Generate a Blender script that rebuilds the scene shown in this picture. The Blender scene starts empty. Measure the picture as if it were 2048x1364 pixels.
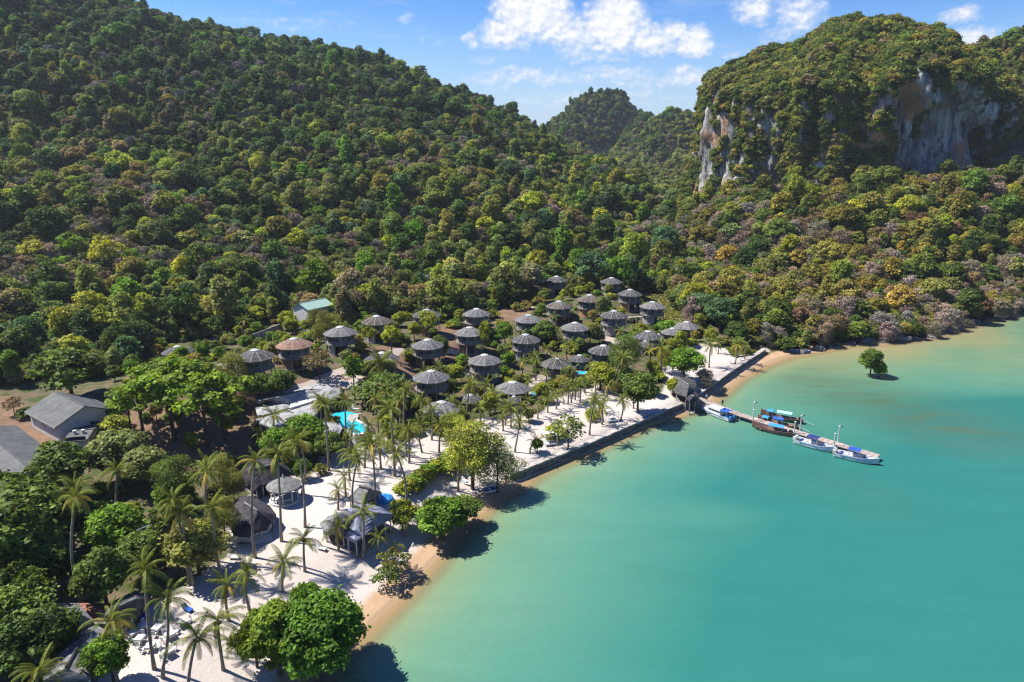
import bpy, bmesh, math, random
import numpy as np
from mathutils import Vector, Matrix, noise as mnoise

# ------------------------------------------------------------------ camera, sky, sun, exposure
SC = bpy.context.scene
COL = SC.collection
R = math.radians
CAM_H, PITCH, FPX = 58.0, 15.6, 1365.33
cam_d = bpy.data.cameras.new('camera'); cam = bpy.data.objects.new('camera', cam_d); COL.objects.link(cam)
cam.location = (0, 0, CAM_H); cam.rotation_euler = (R(90 - PITCH), 0, 0)
cam_d.lens = 24.0; cam_d.sensor_width = 36.0; cam_d.clip_start = 0.5; cam_d.clip_end = 30000
SC.camera = cam
SUN_EL, SUN_AZ = 54.0, -76.0            # azimuth from +Y (view direction) towards +X
sun_dir = Vector((math.sin(R(SUN_AZ)) * math.cos(R(SUN_EL)), math.cos(R(SUN_AZ)) * math.cos(R(SUN_EL)), math.sin(R(SUN_EL))))
sl = bpy.data.lights.new('sun', 'SUN'); sl.energy = 4.7; sl.angle = R(0.53); sl.color = (1.0, 0.955, 0.88)
so = bpy.data.objects.new('sun', sl); COL.objects.link(so)
so.rotation_euler = (-sun_dir).to_track_quat('-Z', 'Y').to_euler(); so.location = (-200, 100, 400)
vs = SC.view_settings; vs.view_transform = 'Standard'; vs.look = 'None'; vs.exposure = 1.2; vs.gamma = 1.0; vs.use_curve_mapping = False
cy = SC.cycles
cy.max_bounces = 6; cy.diffuse_bounces = 3; cy.glossy_bounces = 2; cy.transmission_bounces = 3
cy.transparent_max_bounces = 6; cy.volume_bounces = 0; cy.caustics_reflective = False; cy.caustics_refractive = False
cy.sample_clamp_indirect = 4.0
cy.use_adaptive_sampling = True; cy.adaptive_threshold = 0.012
cy.filter_width = 1.25

class NT:
    """little helper round a node tree"""
    def __init__(s, tree): s.t = tree; s.n = tree.nodes; s.l = tree.links
    def node(s, typ, **kw):
        n = s.n.new(typ)
        for k, v in kw.items(): setattr(n, k, v)
        return n
    def put(s, sock, v):
        if hasattr(v, 'is_output') or isinstance(v, bpy.types.NodeSocket): s.l.new(v, sock)
        elif v is not None: sock.default_value = v
    def m(s, op, a, b=None, c=None, clamp=False):
        n = s.node('ShaderNodeMath', operation=op); n.use_clamp = clamp
        s.put(n.inputs[0], a)
        if b is not None: s.put(n.inputs[1], b)
        if c is not None: s.put(n.inputs[2], c)
        return n.outputs[0]
    def vm(s, op, a, b=None, scale=None):
        n = s.node('ShaderNodeVectorMath', operation=op)
        s.put(n.inputs[0], a)
        if b is not None: s.put(n.inputs[1], b)
        if scale is not None: s.put(n.inputs['Scale'], scale)
        return n.outputs['Value'] if op in ('LENGTH', 'DOT_PRODUCT', 'DISTANCE') else n.outputs[0]
    def mix(s, f, a, b, blend='MIX'):
        n = s.node('ShaderNodeMix', data_type='RGBA', blend_type=blend)
        s.put(n.inputs[0], f); s.put(n.inputs[6], a if hasattr(a, 'is_linked') else (*a, 1)[:4]); s.put(n.inputs[7], b if hasattr(b, 'is_linked') else (*b, 1)[:4])
        return n.outputs[2]
    def step(s, v, lo, hi):
        n = s.node('ShaderNodeMapRange', interpolation_type='SMOOTHSTEP')
        s.put(n.inputs[0], v); s.put(n.inputs[1], lo); s.put(n.inputs[2], hi); s.put(n.inputs[3], 0.0); s.put(n.inputs[4], 1.0)
        return n.outputs[0]
    def noise(s, vec, scale, detail=4, rough=0.55, dist=0.0, typ=None):
        n = s.node('ShaderNodeTexNoise')
        if vec is not None: s.l.new(vec, n.inputs['Vector'])
        n.inputs['Scale'].default_value = scale; n.inputs['Detail'].default_value = detail
        n.inputs['Roughness'].default_value = rough; n.inputs['Distortion'].default_value = dist
        return n.outputs[0]
    def mapping(s, vec, scale=(1, 1, 1), rot=(0, 0, 0), loc=(0, 0, 0)):
        n = s.node('ShaderNodeMapping'); s.l.new(vec, n.inputs[0])
        n.inputs['Scale'].default_value = scale; n.inputs['Rotation'].default_value = rot; n.inputs['Location'].default_value = loc
        return n.outputs[0]
    def attr(s, name, typ='GEOMETRY'):
        return s.node('ShaderNodeAttribute', attribute_name=name, attribute_type=typ)

def px_dir(px, py):
    u, v = (px - 1024) / FPX, (682 - py) / FPX
    c, si = math.cos(R(PITCH)), math.sin(R(PITCH))
    return np.array([u, c + v * si, -si + v * c])

# ---- world: Nishita sky with scattered fair-weather cumulus
W = bpy.data.worlds.new('World'); SC.world = W; W.use_nodes = True
w = NT(W.node_tree); w.n.clear()
sky = w.node('ShaderNodeTexSky', sky_type='NISHITA'); sky.sun_disc = False
sky.sun_elevation = R(SUN_EL); sky.sun_rotation = R(SUN_AZ); sky.altitude = 50; sky.air_density = 1.0; sky.dust_density = 0.25; sky.ozone_density = 3.2
tc = w.node('ShaderNodeTexCoord')
sep = w.node('ShaderNodeSeparateXYZ'); w.l.new(tc.outputs['Generated'], sep.inputs[0])
az = w.m('MULTIPLY', w.m('ARCTAN2', sep.outputs[0], sep.outputs[1]), 57.2958)
el = w.m('MULTIPLY', w.m('ARCSINE', sep.outputs[2]), 57.2958)
comb = w.node('ShaderNodeCombineXYZ'); w.l.new(az, comb.inputs[0]); w.l.new(w.m('MULTIPLY', el, 1.35), comb.inputs[1])
pv = comb.outputs[0]
def px_ae(px, py):
    d = px_dir(px, py); d = d / np.linalg.norm(d)
    return math.degrees(math.atan2(d[0], d[1])), math.degrees(math.asin(d[2]))
# cumulus heaps: (px, py, half-width px, half-height px, weight)
heaps = [(1065, 12, 74, 66, 1.3), (1005, 66, 46, 30, 1.05), (1125, 58, 72, 34, 1.0), (1228, 46, 60, 52, 1.3), (1190, 86, 80, 22, .85),
         (1300, 80, 56, 28, 1.05), (1345, 62, 26, 24, .95), (1385, 84, 36, 27, 1.15), (1060, -60, 120, 50, 1.2),
         (1185, 110, 80, 12, .66), (940, 77, 20, 16, .8), (815, 40, 18, 13, .6), (1505, 12, 42, 32, .9), (1600, 25, 52, 38, .8),
         (1560, 72, 36, 20, .6), (1060, 152, 120, 18, .68), (985, 158, 60, 15, .58), (1215, 148, 95, 16, .68), (1290, 166, 85, 13, .6),
         (1380, 155, 58, 21, .8), (1465, 102, 32, 10, .55), (1920, 30, 30, 15, .75), (1938, 78, 36, 19, .9), (1180, 195, 240, 18, .5), (840, 78, 12, 9, .45), (880, 88, 12, 8, .5), (960, 118, 30, 11, .5), (600, 45, 130, 16, .4)]
H_ = []
for (px, py, hw, hh, wt) in heaps:
    a, e = px_ae(px, py); H_.append((a, e, hw * 0.0385, hh * 0.0385, wt))
nz = w.node('ShaderNodeTexNoise'); w.l.new(pv, nz.inputs['Vector']); nz.inputs['Scale'].default_value = .5; nz.inputs['Detail'].default_value = 5; nz.inputs['Roughness'].default_value = .62
wp = w.vm('SCALE', w.vm('SUBTRACT', nz.outputs['Color'], (.5, .5, .5)), scale=2.2)
az_e = w.node('ShaderNodeCombineXYZ'); w.l.new(az, az_e.inputs[0]); w.l.new(el, az_e.inputs[1])
pw = w.vm('ADD', az_e.outputs[0], wp)
f0 = None
for (a, e, ha, he, wt) in H_:
    q = w.vm('MULTIPLY', w.vm('SUBTRACT', pw, (a, e, 0)), (1 / ha, 1 / he, 0))
    g = w.m('MULTIPLY_ADD', w.vm('DOT_PRODUCT', q, q), -.5 * wt, wt)
    f0 = g if f0 is None else w.m('MAXIMUM', f0, g)
f0 = w.m('MAXIMUM', f0, 0.0)
def cloud_mix(base, f, gain, k=1.1):
    fine = w.noise(pv, k, 6, .6); fine_up = w.noise(w.vm('ADD', pv, (-.25 / k, .45 / k, 0)), k, 5, .6)
    dens = w.m('ADD', f, w.m('MULTIPLY', w.m('SUBTRACT', fine, .5), gain))
    alpha = w.m('MULTIPLY', w.step(dens, .20, 1.05), w.step(f, .02, .45))
    lit = w.m('ADD', w.m('MULTIPLY', w.m('SUBTRACT', fine, fine_up), 2.4), w.m('ADD', .42, w.m('MULTIPLY', w.step(dens, .5, 1.35), .46)), clamp=True)
    return w.mix(w.m('MULTIPLY', alpha, .97), base, w.mix(lit, (3.0, 3.5, 4.4), (5.1, 5.1, 5.2)))
hsv = w.node('ShaderNodeHueSaturation'); hsv.inputs['Saturation'].default_value = 1.42; hsv.inputs['Value'].default_value = .80; hsv.inputs['Hue'].default_value = .517
w.l.new(sky.outputs[0], hsv.inputs['Color'])
sky_c = w.mix(w.m('MULTIPLY', w.step(el, 10.0, -1.0), .8), hsv.outputs[0], (1.75, 2.4, 4.0))   # pale humid air low over the horizon
veil = w.noise(w.mapping(pv, scale=(.10, .55, 1), rot=(0, 0, R(8))), 1.0, 4, .6, .6)
s1 = w.mix(w.m('MULTIPLY', w.step(veil, .50, .78), .30), sky_c, (3.2, 3.8, 4.9))
bgA = w.node('ShaderNodeBackground'); w.l.new(cloud_mix(s1, f0, .9), bgA.inputs['Color'])
# the rest of the sky carries the same scattered heaps, from noise alone
gen = w.noise(w.mapping(pv, scale=(.5, 1, 1)), .13, 2, .5)
bgB = w.node('ShaderNodeBackground'); w.l.new(cloud_mix(sky_c, w.m('MULTIPLY', w.step(gen, .56, .72), w.step(el, 2.0, 6.0)), .8, .8), bgB.inputs['Color'])
SKY_STRENGTH = 0.088
bgA.inputs['Strength'].default_value = SKY_STRENGTH; bgB.inputs['Strength'].default_value = SKY_STRENGTH
win = w.m('MULTIPLY', w.m('MULTIPLY', w.m('GREATER_THAN', az, -26.0), w.m('LESS_THAN', az, 44.0)), w.m('MULTIPLY', w.m('GREATER_THAN', el, -3.0), w.m('LESS_THAN', el, 16.0)))
mxw = w.node('ShaderNodeMixShader'); w.l.new(win, mxw.inputs[0]); w.l.new(bgB.outputs[0], mxw.inputs[1]); w.l.new(bgA.outputs[0], mxw.inputs[2])
wo = w.node('ShaderNodeOutputWorld'); w.l.new(mxw.outputs[0], wo.inputs['Surface'])

# ------------------------------------------------------------------ helpers
RNG = np.random.default_rng(11)
rnd = random.Random(7)

def on_z(px, py, z):
    d = px_dir(px, py); t = (z - CAM_H) / d[2]
    return np.array([d[0] * t, d[1] * t, z])
def on_y(px, py, Y):
    d = px_dir(px, py); t = Y / d[1]
    return np.array([d[0] * t, Y, CAM_H + d[2] * t])

def mesh_np(name, V, F, mats=(), attrs=None, midx=None, smooth=False):
    """mesh from numpy arrays; F is (n,3) or (n,4) or a list of them"""
    me = bpy.data.meshes.new(name)
    Fs = F if isinstance(F, (list, tuple)) else [F]
    Fs = [np.asarray(f, dtype=np.int32) for f in Fs if len(f)]
    V = np.asarray(V, dtype=np.float32)
    loops = np.concatenate([f.ravel() for f in Fs]); tot = np.concatenate([np.full(len(f), f.shape[1], np.int32) for f in Fs])
    st = np.zeros(len(tot), np.int32); st[1:] = np.cumsum(tot)[:-1]
    me.vertices.add(len(V)); me.vertices.foreach_set('co', V.ravel())
    me.loops.add(len(loops)); me.loops.foreach_set('vertex_index', loops)
    me.polygons.add(len(tot)); me.polygons.foreach_set('loop_start', st)
    try: me.polygons.foreach_set('loop_total', tot)
    except Exception: pass
    if midx is not None: me.polygons.foreach_set('material_index', np.asarray(midx, np.int32))
    for m_ in mats: me.materials.append(m_)
    me.update(calc_edges=True)
    if smooth: me.polygons.foreach_set('use_smooth', np.ones(len(tot), bool))
    if attrs:
        for k, (dom, typ, val) in attrs.items():
            a = me.attributes.new(k, typ, dom)
            a.data.foreach_set('value' if typ == 'FLOAT' else ('vector' if typ == 'FLOAT_VECTOR' else 'color'), np.asarray(val, np.float32).ravel())
    return me

class MB:
    """collects simple solids, builds ONE mesh"""
    def __init__(s): s.v = []; s.f = []
    def add(s, vs, fs):
        b = len(s.v); s.v += [tuple(map(float, p)) for p in vs]; s.f += [tuple(b + i for i in f) for f in fs]; return s
    def box(s, c, d, rz=0.0, rx=0.0, ry=0.0):
        M = Matrix.Translation(Vector(c)) @ Matrix.Rotation(rz, 4, 'Z') @ Matrix.Rotation(ry, 4, 'Y') @ Matrix.Rotation(rx, 4, 'X')
        vs = [M @ Vector((x * d[0] / 2, y * d[1] / 2, z * d[2] / 2)) for x in (-1, 1) for y in (-1, 1) for z in (-1, 1)]
        return s.add(vs, [(0, 1, 3, 2), (4, 6, 7, 5), (0, 4, 5, 1), (2, 3, 7, 6), (0, 2, 6, 4), (1, 5, 7, 3)])
    def tube(s, pts, rad, n=6, cap=True):
        pts = [Vector(p) for p in pts]; rr = rad if hasattr(rad, '__len__') else [rad] * len(pts)
        rings = []
        for i, p in enumerate(pts):
            t = (pts[min(i + 1, len(pts) - 1)] - pts[max(i - 1, 0)]).normalized()
            a = t.orthogonal().normalized() if abs(t.z) < .9 else (Vector((1, 0, 0)) - t * t.x).normalized(); b = t.cross(a)
            rings.append([p + (a * math.cos(2 * math.pi * k / n) + b * math.sin(2 * math.pi * k / n)) * rr[i] for k in range(n)])
        fs = []
        for i in range(len(pts) - 1):
            for k in range(n): fs.append((i * n + k, i * n + (k + 1) % n, (i + 1) * n + (k + 1) % n, (i + 1) * n + k))
        if cap: fs += [tuple(range(n - 1, -1, -1)), tuple((len(pts) - 1) * n + k for k in range(n))]
        return s.add([q for r_ in rings for q in r_], fs)
    def lathe(s, prof, n=12, a0=0.0, a1=2 * math.pi, c=(0, 0, 0)):
        """profile of (r,z); full turn or an arc"""
        full = abs(a1 - a0 - 2 * math.pi) < 1e-6; m_ = n if full else n + 1
        vs = [(c[0] + r_ * math.cos(a0 + (a1 - a0) * k / n), c[1] + r_ * math.sin(a0 + (a1 - a0) * k / n), c[2] + z) for (r_, z) in prof for k in range(m_)]
        fs = []
        for i in range(len(prof) - 1):
            for k in range(n): k2 = (k + 1) % m_; fs.append((i * m_ + k, i * m_ + k2, (i + 1) * m_ + k2, (i + 1) * m_ + k))
        return s.add(vs, fs)
    def prism(s, poly, z0, z1):
        """plan polygon between two heights (z0/z1 numbers)"""
        n = len(poly)
        vs = [(p[0], p[1], z0) for p in poly] + [(p[0], p[1], z1) for p in poly]
        a = sum(poly[i][0] * poly[(i + 1) % n][1] - poly[(i + 1) % n][0] * poly[i][1] for i in range(n))
        fs = [(i, (i + 1) % n, n + (i + 1) % n, n + i) for i in range(n)] + [tuple(range(n - 1, -1, -1)), tuple(range(n, 2 * n))]
        if a < 0: fs = [f[::-1] for f in fs]
        return s.add(vs, fs)
    def mesh(s, name, mat, smooth=False):
        me = bpy.data.meshes.new(name); me.from_pydata(s.v, [], s.f); me.materials.append(mat)
        if smooth: me.polygons.foreach_set('use_smooth', [True] * len(me.polygons))
        me.update(); return me
    def build(s, name, mat, parent=None, smooth=False):
        return obj(name, s.mesh(name, mat, smooth), parent)

def obj(name, me, parent=None):
    o = bpy.data.objects.new(name, me); COL.objects.link(o)
    if parent is not None: o.parent = parent
    return o
def tag(o, label=None, cat=None, group=None, kind=None):
    if label: o['label'] = label
    if cat: o['category'] = cat
    if group: o['group'] = group
    if kind: o['kind'] = kind
    return o
def thing(name, loc, label, cat, group=None, rz=0.0):
    o = bpy.data.objects.new(name, None); COL.objects.link(o); o.empty_display_size = .3
    o.location = [float(q) for q in loc]; o.rotation_euler = (0, 0, rz)
    return tag(o, label, cat, group)

# value noise on arrays
def _hash(ix, iy, iz, seed):
    h = (ix * 374761393 + iy * 668265263 + iz * 2147483647 + seed * 144665) & 0xFFFFFFFF
    h = ((h ^ (h >> 13)) * 1274126177) & 0xFFFFFFFF
    return ((h ^ (h >> 16)) & 0xFFFF) / 65535.0
def vnoise(x, y, z=0.0, seed=0):
    x, y, z = np.broadcast_arrays(np.asarray(x, float), np.asarray(y, float), np.asarray(z, float))
    ix, iy, iz = np.floor(x).astype(np.int64), np.floor(y).astype(np.int64), np.floor(z).astype(np.int64)
    fx, fy, fz = x - ix, y - iy, z - iz
    fx, fy, fz = fx * fx * (3 - 2 * fx), fy * fy * (3 - 2 * fy), fz * fz * (3 - 2 * fz)
    out = 0
    for dx in (0, 1):
        for dy in (0, 1):
            for dz in (0, 1):
                out = out + _hash(ix + dx, iy + dy, iz + dz, seed) * (fx if dx else 1 - fx) * (fy if dy else 1 - fy) * (fz if dz else 1 - fz)
    return out
def fbm(x, y, z=0.0, oct_=4, seed=0):
    t, a, n_ = 0, .5, 0
    for o in range(oct_):
        t = t + a * vnoise(np.asarray(x) * 2 ** o, np.asarray(y) * 2 ** o, np.asarray(z) * 2 ** o, seed + o); n_ += a; a *= .5
    return t / n_
def sstep(v, lo, hi):
    t = np.clip((np.asarray(v, float) - lo) / (hi - lo), 0, 1); return t * t * (3 - 2 * t)
def in_poly(poly, x, y):
    x, y = np.asarray(x, float), np.asarray(y, float); c = np.zeros(x.shape, bool); n = len(poly)
    for i in range(n):
        x0, y0 = poly[i][:2]; x1, y1 = poly[(i + 1) % n][:2]
        if y0 == y1: continue
        cond = (y0 > y) != (y1 > y)
        c ^= cond & (x < (x1 - x0) * (y - y0) / (y1 - y0) + x0)
    return c
def poly_dist(pl, x, y):
    """distance to an open polyline, the signed offset (left positive) and whether the foot lies inside"""
    x, y = np.asarray(x, float), np.asarray(y, float)
    best = np.full(x.shape, 1e18); sg = np.zeros(x.shape); ins = np.zeros(x.shape, bool); n = len(pl) - 1
    for i in range(n):
        ax, ay = pl[i][:2]; bx, by = pl[i + 1][:2]; dx, dy = bx - ax, by - ay; L2 = dx * dx + dy * dy
        t = ((x - ax) * dx + (y - ay) * dy) / L2; tc_ = np.clip(t, 0, 1)
        d = (x - ax - tc_ * dx) ** 2 + (y - ay - tc_ * dy) ** 2
        s_ = np.sign(dx * (y - ay) - dy * (x - ax)); better = d < best
        best = np.where(better, d, best); sg = np.where(better, s_, sg)
        ok = ((t >= 0) | (i > 0)) & ((t <= 1) | (i < n - 1)); ins = np.where(better, ok, ins)
    return np.sqrt(best), sg, ins
# ------------------------------------------------------------------ materials
MATS = {}
def new_mat(name):
    m = bpy.data.materials.new(name); m.use_nodes = True; t = NT(m.node_tree); t.n.clear()
    out = t.node('ShaderNodeOutputMaterial'); b = t.node('ShaderNodeBsdfPrincipled'); t.l.new(b.outputs[0], out.inputs['Surface'])
    MATS[name] = m
    return m, t, b, out
def simple(name, c0, c1=None, scale=1.5, rough=.8, spec=.3, metal=0.0, stretch=(1, 1, 1), bump=0.0, rand=0.0, detail=5, lo=.35, hi=.65):
    """two-tone weathered surface in object space"""
    m, t, b, out = new_mat(name)
    c1 = c1 or tuple(x * .7 for x in c0); c0, c1 = tuple(x * .78 for x in c0), tuple(x * .78 for x in c1)
    tcn = t.node('ShaderNodeTexCoord'); v = t.mapping(tcn.outputs['Object'], scale=stretch)
    oi = t.node('ShaderNodeObjectInfo')
    v2 = t.vm('ADD', v, t.vm('SCALE', (37., 17., 9.), scale=oi.outputs['Random']))
    n = t.noise(v2, scale, detail, .62)
    col = t.mix(t.step(n, lo, hi), c0, c1)
    if rand:
        f = t.m('ADD', 1 - rand / 2, t.m('MULTIPLY', oi.outputs['Random'], rand))
        col = t.vm('SCALE', col, scale=f)
    t.l.new(col, b.inputs['Base Color']); b.inputs['Roughness'].default_value = rough
    b.inputs['Specular IOR Level'].default_value = spec; b.inputs['Metallic'].default_value = metal
    if bump:
        bp = t.node('ShaderNodeBump'); bp.inputs['Strength'].default_value = bump; bp.inputs['Distance'].default_value = .08
        t.l.new(n, bp.inputs['Height']); t.l.new(bp.outputs[0], b.inputs['Normal'])
    return m
def leaf_mat(name, tint=None, trans=.38, rough=.6):
    """foliage: colour of the plant (tint) varied leaf by leaf"""
    m, t, b, out = new_mat(name)
    sh = t.attr('shade'); 
    if tint is None: base = t.attr('tint', 'INSTANCER').outputs['Color']
    else:
        oi = t.node('ShaderNodeObjectInfo')
        base = t.mix(oi.outputs['Random'], tuple(x * .82 for x in tint), tuple(x * 1.2 for x in tint))
    col = t.vm('MULTIPLY', base, sh.outputs['Color'])
    t.l.new(col, b.inputs['Base Color']); b.inputs['Roughness'].default_value = rough; b.inputs['Specular IOR Level'].default_value = .14
    tr = t.node('ShaderNodeBsdfTranslucent'); t.l.new(t.vm('MULTIPLY', col, (1.25, 1.2, .6)), tr.inputs['Color'])
    mx = t.node('ShaderNodeMixShader'); mx.inputs[0].default_value = trans
    t.l.new(b.outputs[0], mx.inputs[1]); t.l.new(tr.outputs[0], mx.inputs[2]); t.l.new(mx.outputs[0], out.inputs['Surface'])
    return m
M_LEAF = leaf_mat('leaves')
M_PALM = leaf_mat('palm_leaf', (.135, .165, .028), .3, .42)
M_PALM_Y = leaf_mat('palm_leaf_yellow', (.27, .22, .035), .25, .45)
M_PALM_D = leaf_mat('palm_leaf_dry', (.20, .125, .05), .15, .7)
M_BARK = simple('bark', (.13, .10, .075), (.07, .055, .042), 3, .9, .1)
M_TWIG = leaf_mat('bare_twigs', None, .05, .9)
M_PTRUNK = simple('palm_trunk', (.36, .31, .25), (.20, .165, .13), 2.2, .9, .1, stretch=(1, 1, 4))
M_THATCH = simple('thatch', (.12, .115, .113), (.06, .058, .062), 1.1, .95, .1, bump=.5, rand=.35, stretch=(1, 1, .5), detail=8)
M_THATCH_L = simple('pale_thatch', (.25, .247, .238), (.14, .14, .138), 1.3, .95, .1, bump=.5, detail=8)
M_LOBBY = simple('pale_shingle', (.40, .40, .39), (.25, .25, .25), 1.0, .95, .1, bump=.5, detail=9)
M_THATCH_D = simple('dark_thatch', (.075, .07, .078), (.038, .036, .042), 1.2, .95, .1, bump=.6, detail=8)
M_THATCH_B = simple('brown_thatch', (.30, .19, .135), (.20, .12, .085), 1.1, .95, .1, bump=.4, detail=7)
M_RIB = simple('pale_rib', (.38, .37, .355), (.27, .265, .25), 2, .8, .2)
M_CAP = simple('roof_cap', (.50, .50, .49), (.34, .34, .335), 2, .6, .3)
M_WALLG = simple('grey_cladding', (.21, .21, .215), (.115, .118, .125), 1.4, .85, .2, stretch=(1, 1, .25), rand=.3)
M_WALLL = simple('pale_cladding', (.40, .39, .38), (.26, .25, .24), 1.4, .85, .2, stretch=(1, 1, .25), rand=.2)
M_WALLB = simple('timber_cladding', (.33, .22, .145), (.20, .13, .085), 1.4, .85, .2, stretch=(1, 1, .25))
M_WALLO = simple('orange_timber', (.50, .27, .13), (.36, .19, .09), 1.4, .8, .2, stretch=(1, 1, .25))
M_POST = simple('grey_post', (.36, .34, .32), (.22, .21, .20), 3, .85, .2)
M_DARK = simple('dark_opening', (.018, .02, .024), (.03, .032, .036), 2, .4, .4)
M_GLASS = simple('window_glass', (.03, .05, .065), (.05, .075, .09), .8, .12, .6)
M_DECKW = simple('weathered_deck', (.30, .26, .23), (.20, .17, .15), 2, .85, .2)
M_WHITE = simple('white_paint', (.66, .65, .64), (.54, .53, .52), 1.2, .6, .3)
M_CONC = simple('pale_concrete', (.42, .395, .365), (.32, .30, .275), .9, .85, .2, detail=7)
M_ROOF_SHADED = simple('shaded_slope_roofing', (.10, .105, .11), (.065, .068, .073), .5, .8, .25, detail=8)  # darker copy of the grey roofing, for slopes turned from the sun
M_ROOFG = simple('grey_green_roofing', (.125, .130, .125), (.085, .090, .088), .6, .8, .25, detail=8)
M_ROOFGR = simple('green_sheet_roof', (.26, .42, .35), (.34, .46, .40), 1.0, .5, .4)
M_PIER = simple('pier_planks', (.43, .355, .315), (.32, .26, .225), 1.6, .85, .2, rand=.3)
M_STONE = simple('sea_wall_stone', (.235, .22, .205), (.10, .095, .09), 1.6, .9, .2, bump=.6, rand=.35)
M_STONE_T = simple('coping_stone', (.50, .46, .42), (.30, .27, .25), 1.2, .9, .2, bump=.4, rand=.25)
M_ROCK = simple('shore_rock', (.20, .19, .185), (.09, .085, .085), .8, .9, .2, bump=.8, detail=8)
M_GEL = simple('white_gelcoat', (.68, .69, .70), (.60, .61, .63), .6, .25, .5)
M_NAVY = simple('navy_canvas', (.02, .035, .16), (.028, .045, .21), 1.5, .8, .2)
M_BLUEC = simple('royal_blue_canvas', (.02, .075, .36), (.03, .11, .45), 1.5, .8, .2)
M_SKYC = simple('sky_blue_canvas', (.03, .25, .62), (.05, .32, .68), 1.2, .75, .2)
M_CYANC = simple('pale_cyan_canvas', (.28, .58, .70), (.42, .68, .76), 1.2, .75, .2)
M_BOATW = simple('boat_timber', (.20, .12, .085), (.11, .065, .045), 1.5, .6, .3, stretch=(.4, 2, 2))
M_BOATI = simple('boat_inside', (.45, .31, .25), (.30, .20, .16), 1.6, .75, .25, stretch=(.4, 2, 2))
M_RED = simple('red_cloth', (.55, .02, .03), (.42, .02, .03), 3, .8, .2)
M_BLUEP = simple('blue_paint', (.03, .13, .38), (.04, .18, .48), 2, .4, .4)
M_BLACK = simple('black_metal', (.02, .02, .022), (.035, .035, .036), 3, .5, .4)
M_STEEL = simple('galvanised_steel', (.58, .60, .62), (.44, .46, .48), 3, .4, .4)
M_TILE = simple('red_tile', (.36, .15, .11), (.26, .11, .085), 1.5, .8, .2)
M_BLUER = simple('violet_grey_membrane', (.20, .21, .30), (.15, .16, .235), .7, .65, .3, detail=7)
M_SKIN = simple('skin', (.36, .21, .14), (.32, .18, .12), 3, .6, .3)
M_CLOTHW = simple('white_shirt', (.75, .75, .75), (.65, .65, .66), 4, .9, .1)
M_CLOTHD = simple('dark_clothes', (.03, .035, .05), (.05, .05, .06), 4, .9, .1)
m_, t_, b_, o_ = new_mat('pool_water'); M_POOL = m_
tn = t_.node('ShaderNodeTexCoord'); pn = t_.noise(tn.outputs['Object'], 1.3, 3)
t_.l.new(t_.mix(pn, (.012, .30, .42), (.03, .44, .54)), b_.inputs['Base Color']); b_.inputs['Roughness'].default_value = .08

# ------------------------------------------------------------------ the lie of the land
WL_px = [(505, 1460), (585, 1400), (640, 1350), (695, 1295), (752, 1240), (815, 1180), (870, 1120), (912, 1072), (950, 1035), (985, 1005), (1022, 985), (1062, 952), (1105, 930),
         (1150, 915), (1215, 885), (1300, 848), (1360, 828), (1405, 815), (1440, 790), (1480, 757), (1530, 730), (1575, 713), (1612, 707), (1660, 698), (1700, 690),
         (1760, 688), (1820, 682), (1870, 674), (1905, 662), (1950, 648), (2000, 637), (2060, 625), (2140, 612)]
WL = [on_z(a, b, 0)[:2] for a, b in WL_px]
WL = [np.array([WL[0][0] - 25, -60.])] + WL + [np.array([WL[-1][0] + 220, WL[-1][1] + 90.]), np.array([1500., 480.])]
LAND = WL + [np.array([6000., 700.]), np.array([6000., 9000.]), np.array([-6000., 9000.]), np.array([-6000., -200.]), np.array([WL[0][0] - 30, -200.])]
SW_px = [(1028, 948), (1075, 928), (1120, 910), (1180, 886), (1250, 856), (1320, 826), (1384, 799), (1425, 770), (1470, 738), (1505, 716), (1532, 699)]
SW = [on_z(a, b, 1.7)[:2] for a, b in SW_px]

HUT_D = 8.07
# round huts: (px, py of the roof's middle, roof width px, kind, roof, wall)   kind: T tower, L low
HUTS = [(510, 707, 75, 'T'), (588, 684, 70, 'T'), (680, 660, 63, 'T'), (753, 638, 63, 'T'), (764, 712, 74, 'L'), (853, 625, 57, 'T'), (953, 623, 55, 'T'),
        (939, 661, 60, 'T'), (855, 686, 63, 'T'), (1057, 635, 56, 'T'), (1051, 675, 57, 'T'), (969, 716, 66, 'T'), (862, 749, 69, 'T'), (1025, 771, 67, 'L'),
        (883, 811, 68, 'L'), (1112, 723, 61, 'L'), (1118, 608, 52, 'T'), (1179, 595, 53, 'T'), (1223, 560, 46, 'T'), (1260, 584, 48, 'T'), (1305, 609, 56, 'T'),
        (1228, 627, 54, 'T'), (1150, 651, 60, 'T'), (1113, 557, 44, 'T'), (1295, 668, 54, 'L'), (1373, 649, 51, 'L'), (1207, 697, 58, 'L'), (355, 698, 73, 'L'), (405, 753, 60, 'L')]
ROOF_MID = {'T': 6.1, 'L': 3.5}
hut_ctrl = []
for (px, py, wd, kd) in HUTS:
    d = px_dir(px, py); zc = HUT_D * FPX / wd
    p = np.array([d[0] * zc, d[1] * zc, CAM_H + d[2] * zc]); hut_ctrl.append((p[0], p[1], p[2] - ROOF_MID[kd]))

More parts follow.
